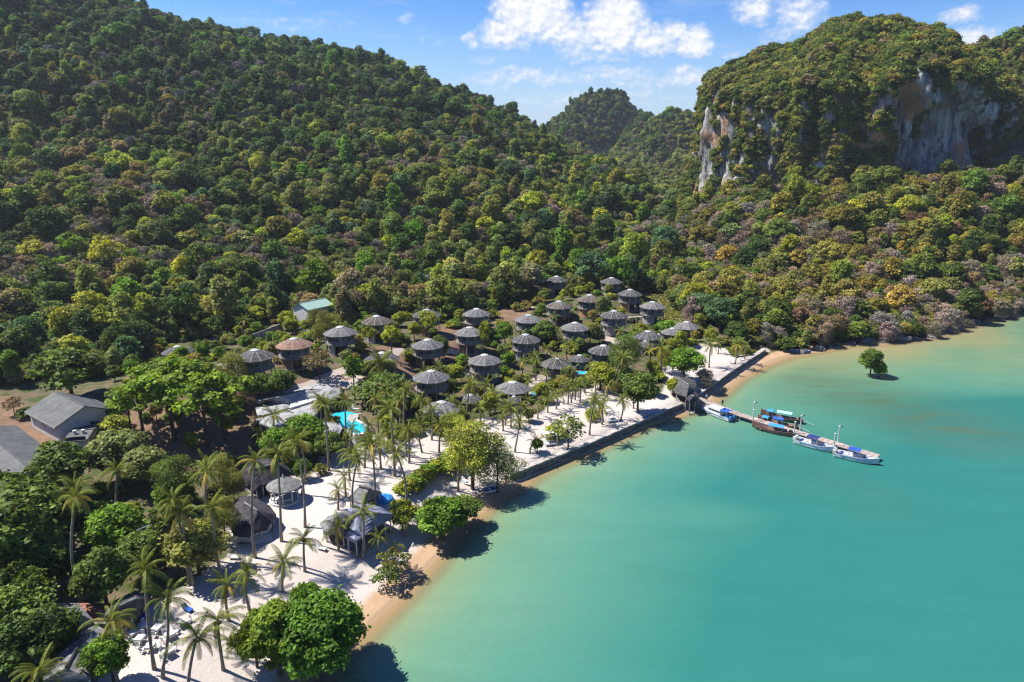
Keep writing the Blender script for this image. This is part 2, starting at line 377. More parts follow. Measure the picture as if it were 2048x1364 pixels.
C3 = []
def cp(px, py, Y, dz=0.0): p = on_y(px, py, Y); C3.append((p[0], p[1], p[2] + dz))
TH = -8.5      # visible surface is tree tops
for a in [(-420, -60, 430), (-150, -60, 480), (60, -45, 510), (250, 2, 540), (370, 46, 560), (500, 58, 580), (620, 88, 600), (700, 98, 610), (800, 124, 620), (900, 170, 640), (1000, 212, 650), (1060, 245, 650), (1110, 285, 640),
          (0, 200, 395), (250, 200, 410), (500, 205, 430), (700, 250, 430), (900, 295, 425), (1080, 325, 435), (1230, 352, 440), (0, 400, 290), (250, 400, 300), (500, 400, 310), (750, 400, 322), (950, 420, 325), (1150, 425, 338), (1290, 430, 352),
          (0, 560, 222), (250, 560, 230), (500, 540, 243), (750, 525, 262), (950, 512, 275), (1100, 500, 290), (1250, 500, 298), (-300, 560, 220), (-300, 300, 330)]: cp(*a, TH)
for a in [(-100, -60, 700, -60), (250, 0, 760, -70), (500, 58, 800, -70), (700, 98, 830, -70), (900, 170, 840, -60), (1060, 245, 830, -40)]: cp(*a)
for a in [(1340, 425, 385), (1330, 372, 520), (1290, 345, 640), (1350, 330, 760), (1180, 318, 700)]: cp(*a, TH)
for a in [(1400, 570, 290), (1400, 455, 340), (1500, 610, 255), (1500, 455, 312), (1500, 375, 345), (1600, 600, 243), (1620, 470, 292), (1620, 385, 330), (1720, 570, 250), (1720, 460, 288), (1740, 365, 332),
          (1850, 600, 240), (1880, 460, 282), (1900, 352, 328), (2048, 590, 248), (2048, 450, 292), (2048, 330, 330), (2200, 560, 260), (2250, 330, 330)]: cp(*a, TH)
for a in [(1560, 392, 362), (1640, 380, 362), (1740, 362, 366), (1830, 356, 368), (1930, 350, 366)]: cp(*a, TH)
for a in [(2048, 62, 490), (2150, 40, 500), (2350, 10, 500)]: cp(*a, -6)
for a in [(2048, 55, 640, -50), (2300, 20, 660, -50)]: cp(*a)
for (px, py, z) in [(300, 1330, 1.9), (480, 1240, 1.9), (620, 1120, 2.0), (760, 1020, 2.1), (860, 960, 2.1), (980, 870, 2.1), (1100, 860, 2.1), (1230, 800, 2.1), (1340, 760, 2.2), (1430, 710, 2.2), (1510, 685, 2.3), (700, 900, 2.3), (560, 1000, 2.2),
                    (130, 1280, 2.4), (400, 1100, 2.3), (200, 1100, 2.8), (60, 1000, 3.5), (300, 950, 3.2), (60, 900, 3.6), (130, 840, 4.2), (400, 880, 3.2), (600, 860, 2.9), (-100, 1200, 3), (-150, 950, 5), (700, 830, 2.6), (250, 760, 5.5), (60, 740, 6.0), (-100, 760, 7),
                    (1560, 680, 2.6), (1330, 640, 4.5), (1420, 640, 5.0)]:
    p = on_z(px, py, z); C3.append(tuple(p))
for i, (x, y, z) in enumerate(hut_ctrl):
    C3.append((x, y, max(z, 1.7)))
for (x, y, z) in [(-900, 300, 150), (-900, 700, 160), (-600, 200, 70), (-700, 0, 40), (-300, 0, 10), (-150, 30, 4), (900, 500, 110), (1200, 700, 100), (0, 1500, 40), (600, 1500, 60), (-700, 1500, 90)]: C3.append((x, y, z))
C3 = np.array(C3)
def _tps(r2): return np.where(r2 > 0, r2 * np.log(np.maximum(r2, 1e-9)) * .5, 0)
_sc = 200.0
_P = C3[:, :2] / _sc; _n = len(_P)
_A = np.zeros((_n + 3, _n + 3)); _A[:_n, :_n] = _tps(((_P[:, None] - _P[None]) ** 2).sum(-1)) + np.eye(_n) * .004
_A[:_n, _n] = 1; _A[:_n, _n + 1:] = _P; _A[_n, :_n] = 1; _A[_n + 1:, :_n] = _P.T
_wt = np.linalg.solve(_A, np.concatenate([C3[:, 2], np.zeros(3)]))
def rbf(x, y):
    x = np.asarray(x, float); y = np.asarray(y, float); sh = x.shape; x = x.ravel() / _sc; y = y.ravel() / _sc
    out = np.empty(len(x))
    for i in range(0, len(x), 20000):
        xs, ys = x[i:i + 20000], y[i:i + 20000]
        r2 = (xs[:, None] - _P[None, :, 0]) ** 2 + (ys[:, None] - _P[None, :, 1]) ** 2
        out[i:i + 20000] = _tps(r2) @ _wt[:_n] + _wt[_n] + _wt[_n + 1] * xs + _wt[_n + 2] * ys
    return out.reshape(sh)

# far wooded domes: x, y, radius x, radius y, height, shape power
def far_dome(px, py, Y, rx, ry, pw, base): p = on_y(px, py, Y); return (p[0], p[1], rx, ry, p[2] - base, pw, base)
DOMES = [far_dome(1200, 196, 1100, 92, 90, 2.6, 22), far_dome(1262, 236, 1080, 72, 80, 2.2, 22), far_dome(1352, 238, 930, 68, 90, 2.0, 25), far_dome(1130, 240, 1000, 60, 120, 1.6, 30),
         far_dome(1440, 234, 980, 90, 120, 2.0, 25), far_dome(1500, 232, 1500, 320, 200, 1.6, 25), far_dome(1290, 256, 980, 60, 70, 2.0, 25)]
def water_sd(x, y):
    d, _, _ = poly_dist(WL, x, y); land = in_poly(LAND, x, y)
    return np.where(land, d, -d)
def ground(x, y):
    x = np.asarray(x, float); y = np.asarray(y, float)
    s = water_sd(x, y); h = rbf(x, y)
    near = np.clip((y - 640) / 120, 0, 1)
    h = np.where(y > 640, h * (1 - near) + np.minimum(h, 45) * near, h)
    for (cx, cy_, rx, ry, hh, pw, base) in DOMES:
        r = np.sqrt(((x - cx) / rx) ** 2 + ((y - cy_) / ry) ** 2)
        wob = 1 + .22 * (fbm(x / 45, y / 45, 0, 3, 61) - .5)
        h = np.maximum(h, base + hh * np.clip(1 - (r * wob) ** pw, -.4, 1))
    rough_w = sstep(s, 60, 160) * sstep(y, 215, 300)
    h = h + rough_w * ((fbm(x / 60, y / 60, 0, 4, 3) - .5) * 22)
    h = np.maximum(h, 1.6)
    # beach slope, seabed and the sea wall's step
    bw = np.where(x > 95, 5.0, 13.0)
    beach = np.where(s > 0, h * sstep(s, -2, bw) * 1.0, 0)
    z = np.where(s > 0, np.minimum(beach, np.maximum(.11 * s, h * sstep(s, 1, bw + 3))), np.maximum(s * .075, -3.5))
    d, sg, ins = poly_dist(SW, x, y)
    q = d * sg
    nearw = ins & (d < 16)
    front = np.where(s > 0, np.minimum(.10 * s, .7), np.maximum(s * .075, -3.5))
    zw = np.where(q > 0, front + (np.maximum(np.minimum(h, 1.62 + d * .05), 1.6) - front) * sstep(q, .3, 1.3), front)
    z = np.where(nearw, zw, z)
    return z
def gz(x, y): return float(ground(np.array([x]), np.array([y]))[0])
def on_ground(px, py):
    """where the line of sight through a point of the photograph meets the land"""
    d = px_dir(px, py); ts = np.concatenate([np.arange(50, 420, .5), np.arange(420, 1600, 3)])
    X, Y, Z = d[0] * ts, d[1] * ts, CAM_H + d[2] * ts
    g = ground(X, Y); hit = np.argmax(Z <= g)
    if Z[hit] > g[hit]: return on_z(px, py, 0)
    t0, t1 = ts[max(hit - 1, 0)], ts[hit]
    a0 = CAM_H + d[2] * t0 - g[max(hit - 1, 0)]; a1 = Z[hit] - g[hit]; f = a0 / (a0 - a1 + 1e-9)
    t = t0 + (t1 - t0) * f
    return np.array([d[0] * t, d[1] * t, CAM_H + d[2] * t])
def gpoly(pts): return [on_ground(a, b)[:2] for a, b in pts]

# ---- zones of the ground (plan polygons)
Z_SAND = gpoly([(60, 1400), (205, 1345), (250, 1240), (380, 1165), (470, 1105), (440, 1075), (455, 1030), (560, 935), (620, 965), (640, 915), (690, 885), (755, 870), (800, 868), (850, 862), (905, 850), (960, 838),
                (1020, 825), (1062, 838), (1110, 800), (1160, 772), (1212, 770), (1245, 790), (1300, 800), (1330, 775), (1318, 742), (1378, 692), (1420, 682), (1446, 690), (1466, 716), (1500, 712), (1560, 700), (1600, 699), (1640, 735), (1500, 900), (1100, 1010), (900, 1250), (700, 1460)])
Z_GRASS = gpoly([(1275, 585), (1330, 590), (1375, 640), (1340, 655), (1280, 640)]) 
Z_GRASS2 = gpoly([(1448, 688), (1500, 678), (1522, 692), (1500, 712), (1468, 716)])
Z_DIRT = gpoly([(-60, 800), (20, 790), (60, 830), (110, 870), (230, 830), (420, 800), (520, 760), (600, 750), (700, 740), (720, 690), (800, 690), (900, 640), (1000, 600), (1060, 590), (1090, 640), (980, 650), (960, 690), (900, 740), (830, 800),
                (760, 810), (720, 780), (600, 800), (520, 860), (560, 920), (420, 960), (330, 930), (250, 880), (120, 900), (-60, 900)])
PATHS = [[(438, 742), (452, 728), (500, 760), (560, 780), (610, 775), (660, 750), (700, 736), (745, 725), (800, 700)], [(655, 752), (690, 768), (735, 765), (760, 790)], [(900, 700), (935, 712), (960, 740)], [(1190, 660), (1215, 676), (1250, 690)],
         [(1000, 585), (1020, 600), (1060, 615)], [(1060, 770), (1085, 752), (1110, 760)], [(700, 745), (720, 760), (650, 782), (600, 792)], [(1532, 700), (1500, 680), (1470, 672)]]
PATHS_W = [[on_ground(*p)[:2] for p in pl] for pl in PATHS]

def axis(lo, hi, fine_lo, fine_hi, fs, growth=1.09):
    a = list(np.arange(fine_lo, fine_hi + fs, fs)); s = fs
    while a[-1] < hi: s = min(s * growth, 120); a.append(a[-1] + s)
    s = fs; b = [a[0]]
    while b[-1] > lo: s = min(s * growth, 120); b.append(b[-1] - s)
    return np.array(b[:0:-1] + a)
gx = axis(-3200, 3200, -140, 150, 1.6, 1.045); gy = axis(-150, 4200, 52, 300, 1.6, 1.03)
GX, GY = np.meshgrid(gx, gy); GZ = ground(GX, GY)
nx, ny = len(gx), len(gy)
idx = np.arange(nx * ny).reshape(ny, nx)
GF = np.stack([idx[:-1, :-1], idx[:-1, 1:], idx[1:, 1:], idx[1:, :-1]], -1).reshape(-1, 4)
fx_, fy_ = GX.ravel(), GY.ravel()
S_ = water_sd(fx_, fy_)
def soft_in(poly, soft=3.0):
    d, _, _ = poly_dist(list(poly) + [poly[0]], fx_, fy_); return .5 + np.where(in_poly(poly, fx_, fy_), 1, -1) * np.clip(d / soft, 0, 1) * .5
a_sand = soft_in(Z_SAND, 4.0); a_sand = np.maximum(a_sand, np.where((S_ < 5) & (fx_ > 60), np.where(fx_ > 92, sstep(S_, .9, .2), sstep(S_, 6, 1)), 0)); a_sand = np.maximum(a_sand, (S_ < 0) * 1.0)
a_grass = np.maximum(soft_in(Z_GRASS, 5), soft_in(Z_GRASS2, 4)); a_dirt = soft_in(Z_DIRT, 8); a_dirt = a_dirt + .35 * (a_dirt > .5) * (fx_ < -58)
a_path = np.zeros(len(fx_))
for pl in PATHS_W:
    d, _, _ = poly_dist(pl, fx_, fy_); a_path = np.maximum(a_path, 1 - sstep(d, .7, 2.2))
d_sw, sg_sw, ins_sw = poly_dist(SW, fx_, fy_)
behind = np.where(ins_sw & (sg_sw > 0) & (d_sw < 30), 1.0, 0.0)
a_wet = np.clip(1 - S_ / np.where(fx_ > 62, 9.0, 5.5), 0, 1) * (1 - behind)
mg, t, b, out = new_mat('ground')
geo = t.node('ShaderNodeNewGeometry'); P = geo.outputs['Position']
nbig = t.noise(P, .045, 5, .6); nmid = t.noise(P, .35, 5, .6); nfin = t.noise(P, 2.6, 4, .6)
def thr(name, wob=.5, lo=.42, hi=.58):
    a = t.attr(name).outputs['Fac']
    return t.step(t.m('ADD', a, t.m('MULTIPLY', t.m('SUBTRACT', nmid, .5), wob)), lo, hi)
forest = t.mix(nmid, (.035, .042, .016), (.075, .07, .032))
soil = t.mix(t.step(nmid, .35, .65), (.24, .145, .09), (.16, .10, .062)); soil = t.mix(t.step(nfin, .5, .7), soil, (.20, .145, .10))
garden = t.mix(t.step(nmid, .42, .58), (.06, .08, .022), (.14, .105, .065))
col = t.mix(t.attr('resort').outputs['Fac'], forest, garden)
col = t.mix(thr('dirt', 1.1, .52, .72), col, soil)
grass = t.mix(nfin, (.11, .125, .03), (.21, .185, .07)); col = t.mix(thr('grass', .4), col, grass)
path = t.mix(nfin, (.43, .37, .32), (.35, .295, .25)); col = t.mix(thr('path', .35), col, path)
sand = t.mix(t.step(nbig, .35, .65), (.55, .495, .455), (.48, .425, .38)); sand = t.mix(t.m('MULTIPLY', t.step(nfin, .45, .7), .35), sand, (.41, .35, .30))
litter = t.m('MULTIPLY', t.step(t.noise(P, 1.1, 6, .7), .60, .72), .6); sand = t.mix(litter, sand, (.30, .235, .18))
wet = t.attr('wet').outputs['Fac']
wetc = t.mix(t.step(nmid, .3, .7), (.48, .325, .20), (.42, .275, .165))
sand = t.mix(t.step(t.m('ADD', wet, t.m('MULTIPLY', t.m('SUBTRACT', nmid, .5), .25)), .22, .52), sand, wetc)
sand = t.mix(t.step(t.m('ADD', wet, t.m('MULTIPLY', t.m('SUBTRACT', nmid, .5), .12)), .80, .90), sand, (.34, .235, .14))
col = t.vm('SCALE', t.mix(thr('sand', .45), col, sand), scale=.78)
t.l.new(col, b.inputs['Base Color']); b.inputs['Roughness'].default_value = .92; b.inputs['Specular IOR Level'].default_value = .15
bp = t.node('ShaderNodeBump'); bp.inputs['Strength'].default_value = .35; bp.inputs['Distance'].default_value = .25
t.l.new(t.m('ADD', nfin, nmid), bp.inputs['Height']); t.l.new(bp.outputs[0], b.inputs['Normal'])
RESORT = gpoly([(-120, 775), (60, 765), (110, 770), (225, 748), (290, 712), (330, 690), (430, 672), (480, 655), (560, 645), (590, 640), (640, 645), (700, 655), (730, 640), (790, 635), (850, 632), (920, 640), (1000, 615), (1060, 600), (1085, 585), (1150, 590), (1190, 585),
                (1280, 588), (1335, 592), (1380, 640), (1430, 655), (1480, 676), (1545, 697), (1600, 720), (1500, 900), (1100, 1010), (900, 1250), (700, 1480), (-120, 1480)])
a_res = soft_in(RESORT, 6)
gme = mesh_np('ground', np.stack([fx_, fy_, GZ.ravel()], -1), GF, [mg],
              {k: ('POINT', 'FLOAT', v) for k, v in dict(sand=a_sand, grass=a_grass, dirt=a_dirt, path=a_path, wet=a_wet, resort=a_res).items()}, smooth=True)
tag(obj('ground', gme), 'sloping land of sand, soil and forest floor reaching the horizon', kind='structure')

# ---- the sea
wx = axis(-200, 3200, -80, 230, 2.2, 1.06); wy = axis(-150, 700, 40, 300, 2.2, 1.06)
wx = wx[wx > -140]; wy = wy[wy < 560]
WX, WY = np.meshgrid(wx, wy); sW = -water_sd(WX.ravel(), WY.ravel())
spread = 1.0 + 3.4 * sstep(WX, 62, 105) * sstep(WX, 190, 130) * sstep(WY, 150, 185) - .35 * sstep(WX, 5, 25) * sstep(WX, 75, 55) * sstep(WY, 100, 110)
dep = sW / spread.ravel() + (fbm(WX / 22, WY / 22, 0, 4, 91).ravel() - .5) * np.clip(sW * .5, 0, 9)
keep = sW > -14
idw = np.arange(len(wx) * len(wy)).reshape(len(wy), len(wx))
WF = np.stack([idw[:-1, :-1], idw[:-1, 1:], idw[1:, 1:], idw[1:, :-1]], -1).reshape(-1, 4)
WF = WF[keep[WF].all(1)]
used = np.unique(WF); remap = np.zeros(idw.size, int); remap[used] = np.arange(len(used))
mw, t, b, out = new_mat('sea_water')
geo = t.node('ShaderNodeNewGeometry'); P = geo.outputs['Position']
D = t.attr('depth').outputs['Fac']
n1 = t.noise(P, .028, 5, .55, .6); n2 = t.noise(t.mapping(P, scale=(.3, 1, 1), rot=(0, 0, R(-28))), .16, 5, .6, .8)
dd = t.m('ADD', D, t.m('MULTIPLY', t.m('SUBTRACT', n1, .5), t.m('MINIMUM', t.m('MULTIPLY', D, .55), 9)))
ramp = t.node('ShaderNodeValToRGB'); t.l.new(t.m('MULTIPLY', dd, 1 / 40), ramp.inputs[0])
els = ramp.color_ramp.elements
stops = [(0, (.33, .27, .135)), (.035, (.26, .262, .13)), (.10, (.180, .262, .145)), (.22, (.125, .252, .158)), (.45, (.088, .232, .162)), (.75, (.052, .200, .148)), (1, (.028, .168, .138))]
while len(els) < len(stops): els.new(.5)
for e, (p_, c_) in zip(els, stops): e.position = p_; e.color = (*c_, 1)
reef = t.m('MULTIPLY', t.m('ADD', .45, t.m('MULTIPLY', t.step(n2, .38, .68), .55)), t.m('MULTIPLY', t.attr('reef').outputs['Fac'], .85))
col = t.mix(reef, ramp.outputs[0], (.082, .128, .072))
stir = t.step(t.noise(P, .012, 4, .5, 1.2), .40, .66)
col = t.vm('SCALE', t.mix(t.m('MULTIPLY', stir, .35), col, t.vm('MULTIPLY', col, (.72, .92, 1.02))), scale=.77)
silt = t.noise(t.mapping(P, scale=(.22, 1, 1), rot=(0, 0, R(-24))), .22, 6, .62, .5)
col = t.vm('SCALE', col, scale=t.m('ADD', .88, t.m('MULTIPLY', silt, .24)))
t.l.new(col, b.inputs['Base Color']); b.inputs['Roughness'].default_value = .10; b.inputs['IOR'].default_value = 1.33; b.inputs['Specular IOR Level'].default_value = .32
bp = t.node('ShaderNodeBump'); bp.inputs['Strength'].default_value = .32; bp.inputs['Distance'].default_value = .22
wv = t.m('ADD', t.noise(t.mapping(P, scale=(1, 1.6, 1), rot=(0, 0, R(20))), .9, 4, .6), t.m('MULTIPLY', t.noise(P, .12, 3, .5), 1.2))
t.l.new(wv, bp.inputs['Height']); t.l.new(bp.outputs[0], b.inputs['Normal'])
tr = t.node('ShaderNodeBsdfTransparent'); tr.inputs[0].default_value = (.97, .95, .88, 1)
mx = t.node('ShaderNodeMixShader'); t.l.new(t.step(t.attr('off').outputs['Fac'], .0, 4.0), mx.inputs[0]); t.l.new(tr.outputs[0], mx.inputs[1]); t.l.new(b.outputs[0], mx.inputs[2]); t.l.new(mx.outputs[0], out.inputs['Surface'])
cA, cB = on_z(1545, 742, 0), on_z(1760, 800, 0)
rd, _, _ = poly_dist([cA[:2], on_z(1640, 770, 0)[:2], cB[:2], on_z(1900, 850, 0)[:2]], WX.ravel(), WY.ravel())
reef_a = np.clip(1.1 - rd / 20, 0, 1) * sstep(sW, 3, 12)
cC, cD = on_z(1250, 900, 0), on_z(1900, 960, 0)
rd2, _, _ = poly_dist([on_z(1380, 860, 0)[:2], on_z(1560, 940, 0)[:2], on_z(1750, 1000, 0)[:2]], WX.ravel(), WY.ravel()); reef_a = np.maximum(reef_a, .28 * np.clip(1 - rd2 / 12, 0, 1))
wme = mesh_np('sea', np.stack([WX.ravel(), WY.ravel(), np.zeros(WX.size)], -1)[used], remap[WF], [mw], {'off': ('POINT', 'FLOAT', sW[used]), 'depth': ('POINT', 'FLOAT', dep[used]), 'reef': ('POINT', 'FLOAT', reef_a[used])}, smooth=True)
tag(obj('sea', wme), 'turquoise sea, golden and shallow along the beach', kind='structure')
# ------------------------------------------------------------------ limestone massif
KX, KY = 196.0, 437.0
def karst_prof(th):
    """plan radius, wall height and wall foot for a bearing th (0 = +x, -90deg = towards the camera)"""
    c, s = np.cos(th), np.sin(th)
    r = 1 / np.sqrt((c / np.where(c > 0, 100, 80)) ** 2 + (s / 84) ** 2)
    return r
nth, nh1, nh2 = 300, 84, 56
TH_ = np.linspace(-math.pi, math.pi, nth, endpoint=False)
Rb = karst_prof(TH_)
deg = np.degrees(TH_)
def bump_(c, w_): d = (deg - c + 180) % 360 - 180; return np.exp(-(d / w_) ** 2)
def flat_(lo, hi, soft): return sstep(deg, lo - soft, lo + soft) * sstep(deg, hi + soft, hi - soft)
Rb = Rb * (1 + .07 * bump_(-118, 14) + .05 * bump_(-150, 12) - .05 * bump_(-135, 8))
REC = flat_(-92, -34, 4)                     # the big shaded hollow on the right
ztop = 127.0
zwall = 86 + 5 * np.sin(TH_ * 3 + 1) + 10 * bump_(180, 40) - 8 * bump_(-125, 25) + 8 * bump_(-65, 25) + (fbm(TH_ * 6, 0, 0, 4, 99) - .5) * 18
V = []; CL = []
ZB = 8.0
for i in range(nh1):
    f = i / (nh1 - 1); z = ZB + (zwall - ZB) * f
    r = Rb * (1.02 - .07 * f ** 2)
    edge = .90 + .16 * (fbm(TH_ * 9, f * 0 + 3.0, 0, 3, 88) - .5) * 2; rec = REC * (sstep(f, .26, .36) * sstep(f, edge + .05, edge - .05)) * (9 + 10 * fbm(TH_ * 7, f * 2.0, 0, 3, 89))
    r = r - rec
    x, y = np.cos(TH_), np.sin(TH_)
    px_, py_ = x * 60, y * 60
    r = r + (fbm(px_ / 22, py_ / 22, z / 40, 4, 5) - .5) * 20 + (fbm(px_ / 5, py_ / 5, z / 34, 4, 15) - .5) * 13 - np.abs(fbm(px_ / 9, py_ / 9, z / 60, 3, 19) - .5) * 16 + (fbm(px_ / 2, py_ / 2, z / 4, 3, 25) - .5) * 2.6
    V.append(np.stack([KX + r * x, KY + r * y, z], -1)); lastr = r
for i in range(1, nh2 + 1):
    f = i / nh2; k = 1 - f
    r = lastr * k; sh_x = 20 * (1 - k) ** .8
    z = zwall + (ztop - zwall) * (1 - k ** 1.55)
    z = z + (fbm((KX + r * np.cos(TH_)) / 18, (KY + r * np.sin(TH_)) / 18, 0, 4, 33) - .5) * 15 * min(1, f * 4)
    V.append(np.stack([KX + sh_x + r * np.cos(TH_) , KY + r * np.sin(TH_), z], -1))
KV = np.array(V)                            # rows, cols, 3
nr = KV.shape[0]
ki = np.arange(nr * nth).reshape(nr, nth)
KF = np.stack([ki[:-1], np.roll(ki[:-1], -1, 1), np.roll(ki[1:], -1, 1), ki[1:]], -1).reshape(-1, 4)
mk, t, b, out = new_mat('limestone')
geo = t.node('ShaderNodeNewGeometry'); P = geo.outputs['Position']
st = t.mapping(P, scale=(1, 1, .13)); n1 = t.noise(st, .16, 7, .65, .4); n2 = t.noise(st, .55, 6, .65); n3 = t.noise(P, .035, 4, .55); n4 = t.noise(P, 1.0, 5, .65)
col = t.mix(t.step(n1, .38, .62), (.50, .485, .46), (.14, .142, .152))
col = t.mix(t.step(n2, .48, .64), col, (.06, .062, .07))
col = t.mix(t.m('MULTIPLY', t.step(n3, .51, .60), t.step(n1, .62, .42)), col, (.42, .22, .105))
col = t.mix(t.m('MULTIPLY', t.step(n4, .5, .7), .5), col, (.12, .12, .115))
t.l.new(t.vm('SCALE', col, scale=.82), b.inputs['Base Color']); b.inputs['Roughness'].default_value = .95; b.inputs['Specular IOR Level'].default_value = .1
bp = t.node('ShaderNodeBump'); bp.inputs['Strength'].default_value = .9; bp.inputs['Distance'].default_value = 1.2
t.l.new(t.m('ADD', n2, t.m('MULTIPLY', n4, .5)), bp.inputs['Height']); t.l.new(bp.outputs[0], b.inputs['Normal'])
kme = mesh_np('limestone_cliff', KV.reshape(-1, 3), KF, [mk], smooth=True)
tag(obj('limestone_cliff', kme), 'tall limestone massif with grey and orange streaked bare faces', kind='structure')

# ------------------------------------------------------------------ plants: prototypes
def unit(v): return v / np.maximum(np.linalg.norm(v, axis=-1, keepdims=True), 1e-9)
def leaf_quads(C, Nn, size, rs, aspect=1.5, fold=.0):
    """one pointed quad per leaf cluster"""
    n = len(C); a = unit(np.cross(Nn, rs.normal(size=(n, 3)))); bb = np.cross(Nn, a)
    s = (size * rs.uniform(.65, 1.35, n))[:, None]
    V = np.stack([C - a * s * aspect * .5, C + bb * s * .5 - a * s * .05, C + a * s * aspect * .5 + Nn * s * fold, C - bb * s * .5 - a * s * .05], 1).reshape(-1, 3)
    F = np.arange(n * 4).reshape(n, 4); return V, F
def crown_arrays(rs, Rr=4.0, z0=4.0, z1=10.0, lobes=10, n=1100, leaf=.62, spread=.55, up=.45, lobe_r=(.30, .46), hang=.0, flat=False, aspect=1.5):
    cs, rr = [], []
    zm, zh = (z0 + z1) / 2, (z1 - z0) / 2
    for k in range(lobes):
        rad = rs.uniform(*lobe_r) * Rr
        if flat:
            a = k * 2.39996 + rs.uniform(-.5, .5); q = math.sqrt((k + .3) / lobes) * rs.uniform(.75, 1.1) * (Rr * .78)
            cs.append((q * math.cos(a), q * math.sin(a), z0 + (z1 - z0) * (.35 + .45 * (1 - (q / Rr) ** 2) + rs.uniform(-.22, .16)))); rr.append((rad, rad * rs.uniform(.45, .6)))
        else:
            zf = 1 - 1.72 * (k + .5) / lobes; a = k * 2.39996 + rs.uniform(-.6, .6); c_ = math.sqrt(max(0, 1 - zf * zf)); j = rs.uniform(.55, 1.12)
            cs.append((c_ * math.cos(a) * Rr * .62 * j, c_ * math.sin(a) * Rr * .62 * j, zm + zf * zh * .66 * rs.uniform(.8, 1.12))); rr.append((rad, rad * rs.uniform(.62, .95)))
    cs, rr = np.array(cs), np.array(rr)
    wgt = rr[:, 0] ** 2; li = rs.choice(lobes, int(n * 1.7), p=wgt / wgt.sum())
    d = unit(rs.normal(size=(len(li), 3))); d[:, 2] = np.where(d[:, 2] < -.35, -d[:, 2] * .6, d[:, 2]); d = unit(d)
    rad = (1.10 - rs.random(len(li)) ** 1.6 * .62 + (rs.random(len(li)) < .13) * rs.uniform(.05, .5, len(li)))[:, None]
    P = cs[li] + d * rad * np.stack([rr[li, 0], rr[li, 0], rr[li, 1]], -1)
    inside = np.zeros(len(P))
    for k in range(lobes):
        q = (P - cs[k]) / np.array([rr[k, 0], rr[k, 0], rr[k, 1]]); inside += (np.linalg.norm(q, axis=1) < .66) & (li != k)
    ok = inside < 1; P, d, li = P[ok][:n], d[ok][:n], li[ok][:n]
    if hang: P[:, 2] -= rs.uniform(0, hang, len(P)) * (rs.random(len(P)) < .4)
    Nn = unit(d * .75 + rs.normal(size=P.shape) * spread + np.array([0, 0, up]))
    V, F = leaf_quads(P, Nn, leaf, rs, aspect)
    lob = rs.uniform(.62, 1.38, lobes)[li]; sh = lob * rs.uniform(.6, 1.4, len(P)); sh = np.repeat(sh, 4)
    shade = np.stack([sh, sh, sh, np.ones_like(sh)], -1)
    return V, F, shade, cs, rr
def trunk_mb(rs, h, r0, targets, lean=.3):
    mb = MB(); top = Vector((rs.uniform(-lean, lean), rs.uniform(-lean, lean), h))
    mb.tube([(0, 0, -1.5), (top.x * .3, top.y * .3, h * .45), top], [r0 * 1.25, r0 * .9, r0 * .6], 6)
    for c in targets:
        c = Vector(c); s_ = Vector((top.x * .6, top.y * .6, h * rs.uniform(.55, .95)))
        mid = s_.lerp(c, .5) + Vector((0, 0, .25)); mb.tube([s_, mid, c], [r0 * .5, r0 * .33, r0 * .12], 4, cap=False)
    return mb
PROTO = bpy.data.collections.new('tree_shapes')     # shapes only, never linked to the scene
def attr_mesh(name, V, F, shade, mat): return mesh_np(name, V, F, [mat], {'shade': ('POINT', 'FLOAT_COLOR', shade)})
KIND = {}
def join_arrays(name, crown, tmb, mat, tmat):
    V, F, shade = crown; tv = np.array(tmb.v); ff = [np.asarray(F)]; b0 = len(V)
    quads = np.array([[i + b0 for i in f] for f in tmb.f if len(f) == 4]); oth = [f for f in tmb.f if len(f) != 4]
    tri = np.array([[b0 + f[0], b0 + f[i], b0 + f[i + 1]] for f in oth for i in range(1, len(f) - 1)]) if oth else np.zeros((0, 3), int)
    Fl = [x for x in (ff[0], quads, tri) if len(x)]
    mi = np.concatenate([np.zeros(len(ff[0]))] + [np.ones(len(x)) for x in Fl[1:]])
    sh = np.concatenate([shade, np.ones((len(tv), 4))])
    return mesh_np(name, np.concatenate([V, tv]), Fl, [mat, tmat], {'shade': ('POINT', 'FLOAT_COLOR', sh)}, midx=mi)
def reg(kind, name, crown, tmb, mat=None):
    mat = mat or M_LEAF
    cm = attr_mesh(name + '_crown', *crown, mat); tm = tmb.mesh(name + '_trunk', M_BARK); jm = join_arrays(name, crown, tmb, mat, M_BARK)
    o = bpy.data.objects.new('proto_%03d' % len(PROTO.objects), jm); PROTO.objects.link(o)
    KIND.setdefault(kind, []).append((len(PROTO.objects) - 1, cm, tm))
def fam(kind, count, seed, nleaf, leaf, Rr, z0, z1, lobes, trunk_h, r0, **kw):
    for i in range(count):
        rs = np.random.default_rng(seed + i)
        V, F, sh, cs, rr = crown_arrays(rs, Rr=Rr * rs.uniform(.9, 1.12), z0=z0, z1=z1, lobes=lobes, n=nleaf, leaf=leaf, **kw)
        reg(kind, '%s_%d' % (kind, i), (V, F, sh), trunk_mb(rs, trunk_h, r0, cs[:6]))
fam('broad', 7, 100, 2600, .44, 4.1, 1.6, 10.5, 24, 6.5, .26, lobe_r=(.17, .40))
fam('round', 5, 200, 2200, .42, 3.6, 1.0, 9.0, 18, 5.0, .22, lobe_r=(.2, .42))
fam('tall', 6, 300, 2200, .42, 2.9, 1.8, 13.0, 26, 8.0, .22, lobe_r=(.2, .44), hang=2.4)
fam('airy', 4, 350, 1500, .40, 4.3, 3.5, 11.0, 24, 8.0, .2, lobe_r=(.12, .26), spread=.8)
fam('scrub', 6, 400, 1100, .44, 3.3, .0, 5.0, 15, 2.5, .14, lobe_r=(.18, .44))
fam('shrub', 4, 500, 900, .25, 1.5, .0, 2.3, 10, 1.0, .06, lobe_r=(.3, .48))
